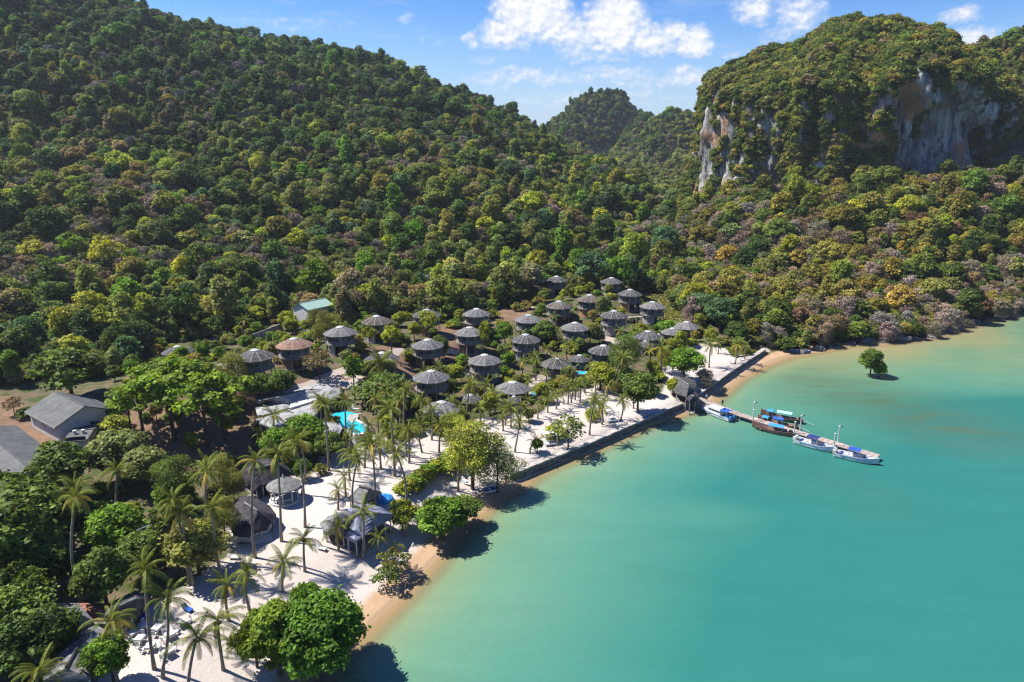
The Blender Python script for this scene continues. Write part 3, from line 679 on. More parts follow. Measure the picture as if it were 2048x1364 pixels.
fam('garden', 4, 600, 5200, .34, 4.3, 1.4, 9.5, 26, 5.5, .24, lobe_r=(.22, .36), up=.35)
fam('feather', 3, 700, 9000, .165, 4.3, 1.2, 10.5, 26, 6.5, .2, lobe_r=(.2, .36), spread=.8, hang=1.8)
fam('flame', 3, 800, 2300, .33, 5.2, 4.0, 8.2, 32, 5.6, .2, lobe_r=(.09, .20), up=.8, flat=True)
fam('clipped', 2, 900, 1900, .17, 1.6, -.2, 2.2, 12, .8, .06, lobe_r=(.42, .55), up=.5)
fam('sparse', 2, 950, 700, .26, 2.6, .7, 5.6, 14, 3.4, .1, lobe_r=(.18, .34), spread=.8)
fam('glossy', 2, 980, 9500, .27, 4.6, .8, 9.5, 60, 5.5, .26, lobe_r=(.10, .24), up=.45)
def bare_arrays(rs, h=8.5, n_main=7):
    segs = []
    def grow(p, d, L, r, lev):
        q = p + d * L; segs.append((p, q, r, r * .62, lev))
        if lev >= 4: return
        for k in range(3 if lev < 3 else 4):
            nd = unit(d * .8 + rs.normal(size=3) * (.55 if lev else .5) + np.array([0, 0, .16])); grow(p + d * L * rs.uniform(.55, 1), nd, L * rs.uniform(.55, .78), r * .58, lev + 1)
    for k in range(3): grow(np.array([rs.uniform(-.3, .3), rs.uniform(-.3, .3), 0]), unit(np.array([rs.uniform(-.5, .5), rs.uniform(-.5, .5), 1.])), h * .34, .2, 0)
    A = np.array([s[0] for s in segs]); B = np.array([s[1] for s in segs]); r0 = np.array([max(s[2], .06) for s in segs]); r1 = np.array([max(s[3], .045) for s in segs])
    D = unit(B - A); a = unit(np.cross(D, rs.normal(size=D.shape))); c = np.cross(D, a); V = []
    for k in range(3):
        th = 2 * math.pi * k / 3; o = a * math.cos(th) + c * math.sin(th); V += [A + o * r0[:, None], B + o * r1[:, None]]
    V = np.stack(V, 1).reshape(-1, 3); n = len(segs); base = (np.arange(n) * 6)[:, None]
    F = np.concatenate([base + np.array([0, 2, 3, 1]), base + np.array([2, 4, 5, 3]), base + np.array([4, 0, 1, 5])])
    tips = B[np.array([s[4] for s in segs]) >= 3]
    m = len(tips) * 8; P = np.repeat(tips, 8, 0) + rs.normal(size=(m, 3)) * .55; d = unit(P - np.repeat(tips, 8, 0) + rs.normal(size=(m, 3)) * .3); w_ = unit(np.cross(d, rs.normal(size=(m, 3)))) * .026
    L = rs.uniform(.5, 1.0, m)[:, None]; TV = np.stack([P - d * L * .5 - w_, P - d * L * .5 + w_, P + d * L * .5 + w_ * .5, P + d * L * .5 - w_ * .5], 1).reshape(-1, 3)
    TF = np.arange(m * 4).reshape(m, 4) + len(V)
    CVs, CFs, _, _, _ = crown_arrays(rs, Rr=3.4, z0=2.6, z1=8.8, lobes=16, n=1500, leaf=.20, spread=.9, lobe_r=(.2, .42), aspect=4.2)
    TF = np.concatenate([TF, CFs + len(V) + len(TV)]); TV = np.concatenate([TV, CVs])
    Va = np.concatenate([V, TV]); sh = np.ones((len(Va), 4)); sh[:, :3] *= np.repeat(rs.uniform(.75, 1.2, (len(Va) // 2 + 1)), 2)[:len(Va), None]; sh[:len(V), :3] *= 1.35; sh[len(V):, :3] *= .8
    return Va, np.concatenate([F, TF]), sh
for i in range(4):
    rs = np.random.default_rng(1200 + i); V_, F_, sh_ = bare_arrays(rs, 7.5)
    mb = MB(); mb.tube([(0, 0, -1.5), (0, 0, 1.2)], [.26, .2], 6); reg('bare', 'bare_%d' % i, (V_, F_, sh_), mb, M_TWIG)

# palm: fronds and trunk
def frond_mesh(name, L, rise, droop, mat, n=34, lw=.075, ll=.56, hang=.95, seed=0):
    rs = np.random.default_rng(seed); s = np.linspace(0, 1, 9)
    ang = R(rise) - R(droop) * s ** 1.25; x = np.concatenate([[0], np.cumsum(np.cos((ang[1:] + ang[:-1]) / 2) * L / 8)]); z = np.concatenate([[0], np.cumsum(np.sin((ang[1:] + ang[:-1]) / 2) * L / 8)])
    V, F = [], []
    for i in range(9):                       # midrib, three-sided
        r = .05 * (1 - s[i] * .8); V += [(x[i], r, z[i]), (x[i], -r, z[i]), (x[i], 0, z[i] - r * 1.4)]
    for i in range(8):
        for k in range(3): F.append((i * 3 + k, i * 3 + (k + 1) % 3, (i + 1) * 3 + (k + 1) % 3, (i + 1) * 3 + k))
    for k in range(n):
        f = .10 + .89 * k / (n - 1); xc, zc = np.interp(f, s, x), np.interp(f, s, z); a = np.interp(f, s, ang)
        l = ll * (math.sin(math.pi * (f * .86 + .12)) ** .7 + .12) * rs.uniform(.88, 1.1)
        for sd in (-1, 1):
            fwd = .55 + .4 * f; dx, dz = math.cos(a) * fwd, math.sin(a) * fwd; hg = hang * rs.uniform(.7, 1.5)
            tip = (xc + dx * l * .8, sd * l * .82, zc + dz * l * .8 - hg * l); mid = (xc + dx * l * .42, sd * l * .5, zc + dz * l * .42 - hg * l * .22)
            wx_, wz_ = math.cos(a) * lw * .5, math.sin(a) * lw * .5; b0 = len(V)
            V += [(xc - wx_ * .7, 0, zc - wz_ * .7), (xc + wx_ * .7, 0, zc + wz_ * .7), (mid[0] + wx_, mid[1], mid[2] + wz_), (mid[0] - wx_, mid[1], mid[2] - wz_), tip]
            F.append((b0, b0 + 1, b0 + 2, b0 + 3)); F.append((b0 + 3, b0 + 2, b0 + 4))
    sh = np.ones((len(V), 4)); sh[27:, :3] *= np.repeat(rs.uniform(.7, 1.3, (len(V) - 27) // 5), 5)[:, None]; sh[:27, :3] = (2.6, 2.0, 1.8)
    return mesh_np(name, np.array(V), [np.array([f for f in F if len(f) == 4]), np.array([f for f in F if len(f) == 3])], [mat], {'shade': ('POINT', 'FLOAT_COLOR', sh)})
FROND = [frond_mesh('frond_upright', 3.7, 76, 58, M_PALM, seed=1), frond_mesh('frond_young', 4.3, 54, 92, M_PALM, seed=2), frond_mesh('frond_level', 4.5, 28, 98, M_PALM, seed=3),
         frond_mesh('frond_low', 4.3, 4, 88, M_PALM, seed=4, hang=.95), frond_mesh('frond_hanging', 3.9, -24, 62, M_PALM, seed=5, hang=.8)]
FROND_Y = [frond_mesh('frond_yellow', 3.7, 10, 85, M_PALM_Y, seed=6), frond_mesh('frond_yellow_low', 3.5, -22, 60, M_PALM_Y, seed=7)]
FROND_D = frond_mesh('frond_dry', 3.0, -58, 30, M_PALM_D, seed=8, hang=.2)
mb = MB()
for k in range(7): a = k * .9; mb.lathe([(0.001, -.17), (.13, -.09), (.15, 0), (.11, .10), (.001, .17)], 6, c=(.3 * math.cos(a), .3 * math.sin(a), -.35 - .1 * (k % 2)))
COCO = mb.mesh('coconuts', simple('coconut', (.16, .17, .03), (.22, .15, .05), 3, .5, .3))

def palm(base, top, label=None, nf=23, yellow=.15, size=1.0, seed=0, group=None):
    """base and top are points; the trunk bows between them"""
    rs = random.Random(seed); base, top = Vector([float(q) for q in base]), Vector([float(q) for q in top])
    root = thing('coconut_palm', base, label, 'palm tree', group)
    d = top - base; side = Vector((d.x, d.y, 0)); h = d.z
    mb = MB(); pts = []; rad = []; cv = rs.uniform(-.06, .10) * h; an = rs.uniform(0, 6.28); ca, sa = math.cos(an), math.sin(an)
    for i in range(8):
        f = i / 7; bow = f ** 1.7; wv = math.sin(math.pi * f) * cv; pts.append((d.x * bow + wv * ca, d.y * bow + wv * sa, -1.0 if i == 0 else h * f)); rad.append((.30 if i == 0 else .20 - .07 * f) * (.75 + .35 * size))
    mb.tube(pts, rad, 7); mb.build('trunk', M_PTRUNK, root, True)
    ph0 = rs.uniform(0, 6.28); tv = Vector(pts[-1])
    for k in range(nf):
        f = k / (nf - 1); cls = min(4, int(f * 5)); me = FROND[cls]
        if f > .55 and rs.random() < yellow: me = FROND_Y[1] if f > .75 else FROND_Y[0]
        if f > .85 and rs.random() < .3: me = FROND_D
        o = obj('frond', me, root); o.location = tv
        o.rotation_euler = (rs.uniform(-.28, .28), rs.uniform(-.24, .24), ph0 + k * 2.39996 + rs.uniform(-.4, .4)); s_ = size * rs.uniform(.72, 1.12); o.scale = (s_, s_, s_)
    if h > 5:
        o = obj('coconuts', COCO, root); o.location = tv
    return root

TINT = dict(dark=(.066, .104, .022), green=(.108, .156, .028), bright=(.125, .215, .020), lime=(.25, .275, .028), olive=(.185, .188, .042), gold=(.25, .205, .042), brown=(.205, .158, .085), blue=(.074, .126, .050), grey=(.275, .225, .165), pale=(.18, .208, .066), rust=(.22, .145, .075))
def tree(kind, p, h, tint, label, cat='tree', group=None, name=None, variant=None, wide=1.0, rz=None, jitter=.12):
    """a single tree or shrub: an Empty with its trunk and crown"""
    k = KIND[kind][rnd.randrange(len(KIND[kind])) if variant is None else variant]
    hh = dict(airy=11.0, glossy=9.5, broad=10.5, round=9, tall=13, scrub=5, shrub=2.3, garden=9.5, feather=10.5, flame=8.2, clipped=2.2, sparse=5.6, bare=9.0)[kind]
    root = thing(name or ('shrub' if cat == 'shrub' else 'broadleaf_tree'), p, label, cat, group, rz=rnd.uniform(0, 6.28) if rz is None else rz)
    s = h / hh; root.scale = (s * wide, s * wide, s)
    c = obj('crown', k[1], root); tnt = TINT[tint] if isinstance(tint, str) else tint
    j = rnd.uniform(1 - jitter, 1 + jitter); c['tint'] = [x * j for x in tnt]
    obj('trunk', k[2], root)
    return root
PEND = []         # (object, description, x, y) still to be labelled by what they stand near
LM = []           # landmarks: (phrase, x, y)
# ------------------------------------------------------------------ forest
def scatter_gn(name, pts, rot, scl, ind, tint, label):
    me = bpy.data.meshes.new(name); me.vertices.add(len(pts)); me.vertices.foreach_set('co', np.asarray(pts, np.float32).ravel())
    tl = np.random.default_rng(len(pts)).normal(0, .09, (2, len(pts)))
    for k, typ, val in (('tiltx', 'FLOAT', tl[0]), ('tilty', 'FLOAT', tl[1]), ('rotz', 'FLOAT', rot), ('scl', 'FLOAT_VECTOR', scl), ('ind', 'INT', ind), ('tint', 'FLOAT_VECTOR', tint)):
        a = me.attributes.new(k, typ, 'POINT'); v = np.asarray(val)
        a.data.foreach_set('vector' if typ == 'FLOAT_VECTOR' else 'value', (v.astype(np.int32) if typ == 'INT' else v.astype(np.float32)).ravel())
    me.update()
    o = obj(name, me); tag(o, label, 'forest', kind='stuff')
    ng = bpy.data.node_groups.new(name + '_scatter', 'GeometryNodeTree')
    ng.interface.new_socket('Geometry', in_out='INPUT', socket_type='NodeSocketGeometry'); ng.interface.new_socket('Geometry', in_out='OUTPUT', socket_type='NodeSocketGeometry')
    N = ng.nodes; L = ng.links
    gi, go = N.new('NodeGroupInput'), N.new('NodeGroupOutput')
    m2p = N.new('GeometryNodeMeshToPoints'); L.new(gi.outputs[0], m2p.inputs[0])
    ci = N.new('GeometryNodeCollectionInfo'); ci.inputs['Collection'].default_value = PROTO; ci.inputs['Separate Children'].default_value = True; ci.inputs['Reset Children'].default_value = True
    ip = N.new('GeometryNodeInstanceOnPoints'); ip.inputs['Pick Instance'].default_value = True
    def na(nm, dt): n = N.new('GeometryNodeInputNamedAttribute'); n.data_type = dt; n.inputs[0].default_value = nm; return [s for s in n.outputs if s.enabled and s.name == 'Attribute'][0]
    L.new(m2p.outputs[0], ip.inputs['Points']); L.new(ci.outputs[0], ip.inputs['Instance']); L.new(na('ind', 'INT'), ip.inputs['Instance Index'])
    cx = N.new('ShaderNodeCombineXYZ'); L.new(na('rotz', 'FLOAT'), cx.inputs[2]); L.new(na('tiltx', 'FLOAT'), cx.inputs[0]); L.new(na('tilty', 'FLOAT'), cx.inputs[1])
    L.new(cx.outputs[0], ip.inputs['Rotation']); L.new(na('scl', 'FLOAT_VECTOR'), ip.inputs['Scale'])
    L.new(ip.outputs[0], go.inputs[0])
    md = o.modifiers.new('scatter', 'NODES'); md.node_group = ng
    return o
def pick_kind(name): return np.array([k[0] for k in KIND[name]])

# candidate places on the hills
def jgrid(x0, x1, y0, y1, st, rs):
    X, Y = np.meshgrid(np.arange(x0, x1, st), np.arange(y0, y1, st)); X = X + (np.arange(X.shape[0]) % 2)[:, None] * st * .5
    return (X + rs.uniform(-.38, .38, X.shape) * st).ravel(), (Y + rs.uniform(-.38, .38, Y.shape) * st).ravel()
rs = np.random.default_rng(77)
x1, y1 = jgrid(-460, 420, 150, 360, 4.2, rs); x2, y2 = jgrid(-700, 560, 360, 720, 5.0, rs); x3, y3 = rs.uniform(-80, 620, 17000), rs.uniform(720, 1300, 17000)
X = np.concatenate([x1, x2, x3]); Y = np.concatenate([y1, y2, y3])
ok = (np.abs(X) < Y * .80 + 45)
kr = np.hypot((X - KX) / 92, (Y - KY) / 84)
ok &= ~((kr < .98) & (Y < 560)) ; X, Y = X[ok], Y[ok]
S = water_sd(X, Y); rim = poly_dist(RESORT + [RESORT[0]], X, Y)[0]; inres = in_poly(RESORT, X, Y)
clear = np.zeros(len(X), bool)
for pol in (Z_GRASS, Z_GRASS2): clear |= in_poly(pol, X, Y)
ok = (S > np.where(X > 92, 0.1, 2.5)) & ~(inres & (rim > 1.5)) & ~clear
# nothing in the way of the round huts
for (hx, hy, hz) in hut_ctrl: ok &= np.hypot(X - hx, Y - hy) > 6.5
# clearing behind the green-roofed house
X, Y, S = X[ok], Y[ok], S[ok]; Z = ground(X, Y)
right = X > .215 * Y + 12                       # the slope below the cliffs
nA, nB, nC = fbm(X / 55, Y / 55, 0, 3, 41), fbm(X / 26, Y / 26, 0, 3, 51), rs.random(len(X))
names = np.array(['dark', 'green', 'olive', 'lime', 'brown', 'blue', 'gold', 'bright', 'pale', 'grey', 'rust'])
tn_ = np.full(len(X), 'green', dtype=object); kd = np.full(len(X), 'broad', dtype=object)
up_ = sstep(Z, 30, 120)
def setw(maskf, val): tn_[maskf] = val
u = nC
L_ = ~right
setw(L_ & (u < .30 + .25 * up_), 'dark'); setw(L_ & (u > .55) & (u < .55 + .22 * (1 - up_ * .6)), 'olive'); setw(L_ & (u > .77) & (u < .87), 'blue'); setw(L_ & (u > .87) & (u < .93), 'pale')  # more dark tints uphill, standing for the shade on that slope
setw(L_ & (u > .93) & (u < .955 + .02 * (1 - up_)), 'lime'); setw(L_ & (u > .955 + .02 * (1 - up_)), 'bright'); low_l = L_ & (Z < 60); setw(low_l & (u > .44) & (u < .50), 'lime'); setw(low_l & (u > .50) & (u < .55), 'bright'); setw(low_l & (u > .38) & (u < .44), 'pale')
setw(L_ & (nB > .60) & (u < .22) & (up_ < .75), 'brown'); setw(L_ & (nB > .57) & (u > .5) & (u < .58), 'gold')
setw(right & (u < .22), 'dark'); setw(right & (u >= .22) & (u < .40), 'green'); setw(right & (u >= .40) & (u < .72), 'olive'); setw(right & (u >= .72) & (u < .82), 'gold'); setw(right & (u >= .82) & (u < .86), 'brown'); setw(right & (u >= .86) & (u < .93), 'pale'); setw(right & (u >= .93), 'lime')
low_right = right & (S < 70)
setw(low_right & (nB > .55) & (u < .35), 'gold'); setw(low_right & (u > .88) & (u < .9), 'rust'); setw(right & (X < .34 * Y) & (u < .5), 'green'); setw(right & (X < .34 * Y) & (u < .2), 'dark')
v = rs.random(len(X)); kd[v < .24] = 'round'; kd[(v > .64)] = 'tall'; kd[(v > .50) & (v < .64)] = 'airy'
bare = ((nA > .58) & (v > .62) & (up_ < .55) & L_ & (Z > 8)) | (right & (nA > .54) & (v > .62) & (S < 150)) | (right & (S < 22) & (v > .45) & (X > 95)) | (v > .965)
kd[bare] = 'bare'; tn_[bare] = 'grey'; tn_[bare & (u < .35)] = 'brown'
h = np.clip(np.exp(rs.normal(2.02, .33, len(X))), 4.2, 17.0) * (.8 + .4 * nA * 1.05); h[kd == 'tall'] *= 1.2; h[kd == 'bare'] = rs.uniform(7.5, 10.5, (kd == 'bare').sum())
edge_r = right & (S < 14); h[edge_r] *= .8; far = Y > 720; h[far] *= 1.0
HH = dict(airy=11.0, broad=10.5, round=9, tall=13, bare=9.0, scrub=5)
# valley plantation: low pale green
vx, vy = on_y(1265, 330, 640)[:2]; plant = (np.hypot((X - vx) / 60, (Y - vy) / 110) < 1); tn_[plant] = 'pale'; h[plant] *= .6; kd[plant & (kd == 'bare')] = 'round'
tint = np.array([TINT[c] for c in tn_]); tint = tint * rs.uniform(.80, 1.45, len(X))[:, None] * np.stack([rs.uniform(.86, 1.18, len(X)), np.ones(len(X)), rs.uniform(.8, 1.2, len(X))], -1)
cool = np.clip(up_ * L_, 0, 1)[:, None]; tint = tint * (1 - cool * np.array([.22, .08, -.10]))  # shade and haze of the upper left hill put into the tint
tint = np.where(L_[:, None] & (kd != 'bare')[:, None], tint * np.array([.95, 1.0, .95]), tint)
dist = np.sqrt(X ** 2 + Y ** 2 + (Z - CAM_H) ** 2)
# picture position, to know which trees show largest
cp_, sp_ = math.cos(R(PITCH)), math.sin(R(PITCH)); zc = Y * cp_ - (Z + h * .6 - CAM_H) * sp_; vc = Y * sp_ + (Z + h * .6 - CAM_H) * cp_
PX, PY = 1024 + X / zc * FPX, 682 - vc / zc * FPX
infr = (PX > 10) & (PX < 2038) & (PY > 0) & (PY < 1364)
score = np.where(infr, h / dist, 0); order = np.argsort(-score); nb = [i for i in order if kd[i] != 'bare'][:270]; nbare = [i for i in order if kd[i] == 'bare' and infr[i]][:80]
single = np.zeros(len(X), bool); single[nb] = True; single[nbare] = True
LBL = dict(dark='dark green', green='mid green', olive='olive green', lime='yellow green', brown='brownish', blue='blue green', gold='golden olive', bright='bright green', pale='pale green', grey='grey', rust='rust brown')
for i in np.where(single)[0]:
    where = 'on the slope below the limestone cliff' if right[i] else ('at the foot of the left hillside' if Y[i] < 235 else 'on the wooded hillside behind the huts')
    if kd[i] == 'bare': lab = 'leafless %s tree %s' % ('grey' if tn_[i] == 'grey' else 'brown', where)
    else: lab = '%s %s forest tree %s' % (dict(broad='broad', round='rounded', tall='tall', airy='airy')[kd[i]], LBL[tn_[i]], where)
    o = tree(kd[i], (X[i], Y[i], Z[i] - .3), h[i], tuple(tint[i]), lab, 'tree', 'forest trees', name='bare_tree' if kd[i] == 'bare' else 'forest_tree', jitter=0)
    PEND.append((o, lab.split(' on the ')[0].split(' at the ')[0], X[i], Y[i]))
rest = ~single
ind = np.array([rs.choice(pick_kind(k)) for k in kd[rest]]); sc = h[rest] / np.array([HH[k] for k in kd[rest]]); wd_ = rs.uniform(.85, 1.3, rest.sum())
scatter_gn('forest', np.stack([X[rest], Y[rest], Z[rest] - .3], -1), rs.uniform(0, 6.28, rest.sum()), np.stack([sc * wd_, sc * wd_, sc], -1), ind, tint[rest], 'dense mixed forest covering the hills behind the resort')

# undergrowth so that no bare floor shows between the trunks
ux, uy = jgrid(-420, 400, 150, 420, 3.8, rs); mx_, my_ = jgrid(-600, 480, 420, 720, 6.0, rs); ux, uy = np.concatenate([ux, mx_]), np.concatenate([uy, my_]); fxx, fyy = rs.uniform(-20, 520, 9000), rs.uniform(720, 1250, 9000); ux, uy = np.concatenate([ux, fxx]), np.concatenate([uy, fyy]); ok = (np.abs(ux) < uy * .8 + 30); ux, uy = ux[ok], uy[ok]
us = water_sd(ux, uy); ur = in_poly(RESORT, ux, uy); ok = (us > 3) & ~ur & ~in_poly(Z_GRASS, ux, uy) & ~in_poly(Z_GRASS2, ux, uy)
for (hx, hy, hz) in hut_ctrl: ok &= np.hypot(ux - hx, uy - hy) > 5.5
ux, uy = ux[ok], uy[ok]; n_ = len(ux); us_ = rs.uniform(.5, .95, n_) * np.where(uy > 700, 1.5, 1.0)
ut = np.array([TINT[c] for c in rs.choice(['dark', 'green', 'olive', 'brown'], n_, p=[.2, .42, .33, .05])]) * rs.uniform(.8, 1.3, n_)[:, None]
scatter_gn('undergrowth', np.stack([ux, uy, ground(ux, uy) - .3], -1), rs.uniform(0, 6.28, n_), np.stack([us_ * 1.1, us_ * 1.1, us_], -1), rs.choice(pick_kind('scrub'), n_), ut, 'tangled undergrowth filling the forest floor')

# scrub on the limestone massif
rows, cols = KV.shape[:2]
du = np.roll(KV, -1, 1) - np.roll(KV, 1, 1); dv = np.gradient(KV, axis=0); KN = unit(np.cross(du, dv))
n_k = 22000
ri = rs.integers(6, rows - 2, n_k); ci_ = rs.integers(0, cols, n_k)
# even out by area
area = np.linalg.norm(np.cross(du, dv), axis=-1); pw_ = area / area.max(); keep = rs.random(n_k) < np.clip(pw_[ri, ci_] * 2.4, 0, 1)
ri, ci_ = ri[keep], ci_[keep]
kp, kn = KV[ri, ci_], KN[ri, ci_]; dg = deg[ci_]; f_ = ri / (nh1 - 1)
wall = f_ < 1.0
veg = fbm(kp[:, 0] / 16, kp[:, 1] / 16, kp[:, 2] / 26, 3, 71)
grow = np.where(wall, veg > np.where((dg > -132) & (dg < -96), .26, .40), True)
inrec = (dg > -91) & (dg < -36) & (f_ > .28) & (f_ < .99); grow &= ~(inrec & (veg < .63))
inleft = (dg > -180) & (dg < -134) & (f_ > .32) & (f_ < .84); grow &= ~(inleft & (veg < .585))
inl2 = (dg > -140) & (dg < -131) & (f_ > .22) & (f_ < .60); grow &= ~(inl2 & (veg < .6))
lowb = f_ < .22; grow &= ~lowb
front = (kp[:, 1] < KY + 45)
grow &= front
kp, kn, dg, f_, veg = kp[grow], kn[grow], dg[grow], f_[grow], veg[grow]; n_ = len(kp)
ksc = rs.uniform(.75, 1.45, n_) * np.where(f_ < 1, .9, 1.1)
kt = np.array([TINT[c] for c in rs.choice(['dark', 'green', 'olive', 'gold', 'brown', 'lime'], n_, p=[.24, .30, .30, .08, .04, .04])]) * rs.uniform(.75, 1.25, n_)[:, None]
scatter_gn('cliff_scrub', kp - kn * .6 - np.array([0, 0, .8]), rs.uniform(0, 6.28, n_), np.stack([ksc, ksc, ksc * 1.05], -1), rs.choice(pick_kind('scrub'), n_), kt, 'olive scrub clinging to the top and ledges of the limestone cliff')
# ------------------------------------------------------------------ buildings and other built things

def lm(phrase, p): LM.append((phrase, float(p[0]), float(p[1])))

def resample(pts, step, closed=True):
    P = [np.asarray(p, float) for p in pts]; out = []; n = len(P)
    for i in range(n if closed else n - 1):
        a, b = P[i], P[(i + 1) % n]; k = max(1, int(np.linalg.norm(b - a) / step)); out += [a + (b - a) * j / k for j in range(k)]
    if not closed: out.append(P[-1])
    return out
def near_on(line, p):
    best = None
    for i in range(len(line) - 1):
        a, b = line[i], line[i + 1]; d = b - a; t = np.clip(((p - a)[:2] @ d[:2]) / max(d[:2] @ d[:2], 1e-9), 0, 1); q = a + d * t; e = np.linalg.norm((p - q)[:2])
        if best is None or e < best[0]: best = (e, q)
    return best[1]
def roof(name, outline, ridge, mat, parent, thick=.28, rings=5, step=1.4, curve=1.0, wob=.06, org=(0, 0, 0)):
    """roof skin rising from an eave outline to a ridge line, with its thickness; courses stepped"""
    O = resample(outline, step); Rg = [np.asarray(r, float) for r in ridge]; n = len(O); rs = random.Random(len(outline) * 7 + n); mb = MB(); vs = []; org = np.asarray(org, float)
    near = [near_on(Rg, p) for p in O]
    for k in range(rings + 1):
        t = k / rings
        for p, q in zip(O, near):
            v_ = p * (1 - t) + q * t; v_[2] = p[2] + (q[2] - p[2]) * t ** curve + (rs.uniform(-wob, wob) if 0 < k < rings else 0); vs.append(v_ - org)
    fs = [(k * n + i, k * n + (i + 1) % n, (k + 1) * n + (i + 1) % n, (k + 1) * n + i) for k in range(rings) for i in range(n)]
    b0 = len(vs); vs += [p - org - np.array([0, 0, thick]) for p in O]
    fs += [(b0 + i, b0 + (i + 1) % n, (i + 1) % n, i) for i in range(n)]
    b1 = len(vs)
    for t in (.5, 1):
        vs += [p * (1 - t) + q * t - org - np.array([0, 0, thick]) for p, q in zip(O, near)]
    for a_, c_ in ((b0, b1), (b1, b1 + n)): fs += [(a_ + (i + 1) % n, a_ + i, c_ + i, c_ + (i + 1) % n) for i in range(n)]
    ar = sum(O[i][0] * O[(i + 1) % n][1] - O[(i + 1) % n][0] * O[i][1] for i in range(n))
    if ar < 0: fs = [f[::-1] for f in fs]
    mb.add(vs, fs); return mb.build(name, mat, parent)
def zpts(pts, z): return [on_z(a, b, z) for a, b in pts]
def crop(pts, ox, oy, s): return [(ox + a / s, oy + b / s) for a, b in pts]

# ---- round huts
ER, RISE = 4.05, 1.6
def dome_z(r): return RISE * (1 - (r / ER) ** 1.55)
def panel_mesh(name, mat, er=ER):
    mb = MB(); a = math.pi / 12; rr = [er, er * .82, er * .64, er * .46, er * .22]; vs, fs = [], []
    for i in range(4):
        r0, r1 = rr[i], rr[i + 1]; z0, z1 = dome_z(r0) + .022, dome_z(r1) + .0; b0 = len(vs)
        for (r_, z) in ((r0, z0 - .09), (r0, z0), (r1, z1)):
            for th in (-a * .985, 0, a * .985): vs.append((r_ * math.cos(th) / math.cos(a) * (1 if th else math.cos(a)), r_ * math.sin(th) / math.cos(a), z))
        for k in range(2):
            for j in range(2): fs.append((b0 + k * 3 + j, b0 + k * 3 + j + 1, b0 + k * 3 + 4 + j, b0 + k * 3 + 3 + j))
    mb.add(vs, fs); return mb.mesh(name, mat)
def rib_mesh():
    mb = MB(); a = math.pi / 12; rr = [ER * 1.035 + .02, ER * .75, ER * .48, ER * .2]
    pts = [(r_ , 0, dome_z(min(r_, ER)) + .06) for r_ in rr]
    for p, q in zip(pts[:-1], pts[1:]):
        p, q = Vector(p), Vector(q); w_ = .06
        mb.add([p + Vector((0, -w_, 0)), p + Vector((0, w_, 0)), q + Vector((0, w_, 0)), q + Vector((0, -w_, 0)), p + Vector((0, -w_, -.12)), p + Vector((0, w_, -.12)), q + Vector((0, w_, -.12)), q + Vector((0, -w_, -.12))],
               [(0, 1, 2, 3), (4, 7, 6, 5), (0, 3, 7, 4), (1, 5, 6, 2), (0, 4, 5, 1), (3, 2, 6, 7)])
    return mb.mesh('roof_rib', M_RIB)
M_TH2 = simple('silver_thatch', (.20, .195, .19), (.115, .112, .115), .9, .95, .1, bump=.5, rand=.3, detail=8); M_TH3 = simple('brown_grey_thatch', (.15, .125, .105), (.085, .072, .065), 1.0, .95, .1, bump=.5, rand=.35, detail=8); M_TH4 = simple('patched_thatch', (.12, .118, .125), (.27, .265, .255), 1.6, .95, .1, bump=.5, rand=.3, detail=8, lo=.55, hi=.66)
PANEL = {k: panel_mesh('roof_panel', m) for k, m in dict(grey=M_THATCH, brown=M_THATCH_B, silver=M_TH2, tan=M_TH3, patch=M_TH4).items()}
RIB = rib_mesh()
CAP = MB().lathe([(.95, dome_z(.85) - .05), (1.0, dome_z(.85) + .10), (.55, RISE + .16), (.02, RISE + .24)], 16).mesh('roof_cap', M_CAP)
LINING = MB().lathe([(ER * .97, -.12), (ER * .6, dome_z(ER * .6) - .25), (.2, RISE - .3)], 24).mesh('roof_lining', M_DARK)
def arc_wall(r, z0, z1, a0, a1, n=10, th=.14): return MB().lathe([(r, z0), (r, z1), (r - th, z1), (r - th, z0), (r, z0)], n, R(a0), R(a1))
UP_WALL = arc_wall(3.25, 3.15, 5.35, 0, 360, 24).mesh('upper_wall', M_WALLG)
UP_BAND = arc_wall(3.33, 3.05, 3.28, 0, 360, 24).mesh('floor_band', M_POST)
WIN = arc_wall(3.29, 3.75, 4.85, -26, 26, 5, .05).mesh('window', M_GLASS)
WFR = MB(); 
for a in (-26, 0, 26): WFR.box((3.31 * math.cos(R(a)), 3.31 * math.sin(R(a)), 4.3), (.07, .09, 1.16), R(a))
for z in (3.72, 4.86): WFR.lathe([(3.345, z - .05), (3.345, z + .05), (3.28, z + .05), (3.28, z - .05), (3.345, z - .05)], 5, R(-26), R(26))
WFR = WFR.mesh('window_frame', M_POST)
LOW_WALL = {k: arc_wall(3.05, .25, 2.75, 0, 118, 9).mesh('lower_wall', m) for k, m in dict(grey=M_WALLL, brown=M_WALLB, orange=M_WALLO).items()}
CORE = MB().lathe([(.02, 2.9), (1.7, 2.9), (1.7, -1.0)], 12).mesh('shade_core', M_DARK)  # near-black cylinder: shade of the open interior put into colour
DECK = MB().lathe([(.02, 3.02), (3.75, 3.02), (3.75, 2.84), (.02, 2.84)], 24).mesh('floor_deck', M_DECKW)
DECK0 = MB().lathe([(.02, .26), (3.3, .26), (3.3, .05), (.02, .05)], 24).mesh('ground_deck', M_DECKW)
POST = MB().tube([(3.72, 0, -3.2), (3.72, 0, 5.35)], .085, 5).mesh('post', M_POST)
POSTL = MB().tube([(3.5, 0, -1.5), (3.5, 0, 2.75)], .085, 5).mesh('post', M_POST)
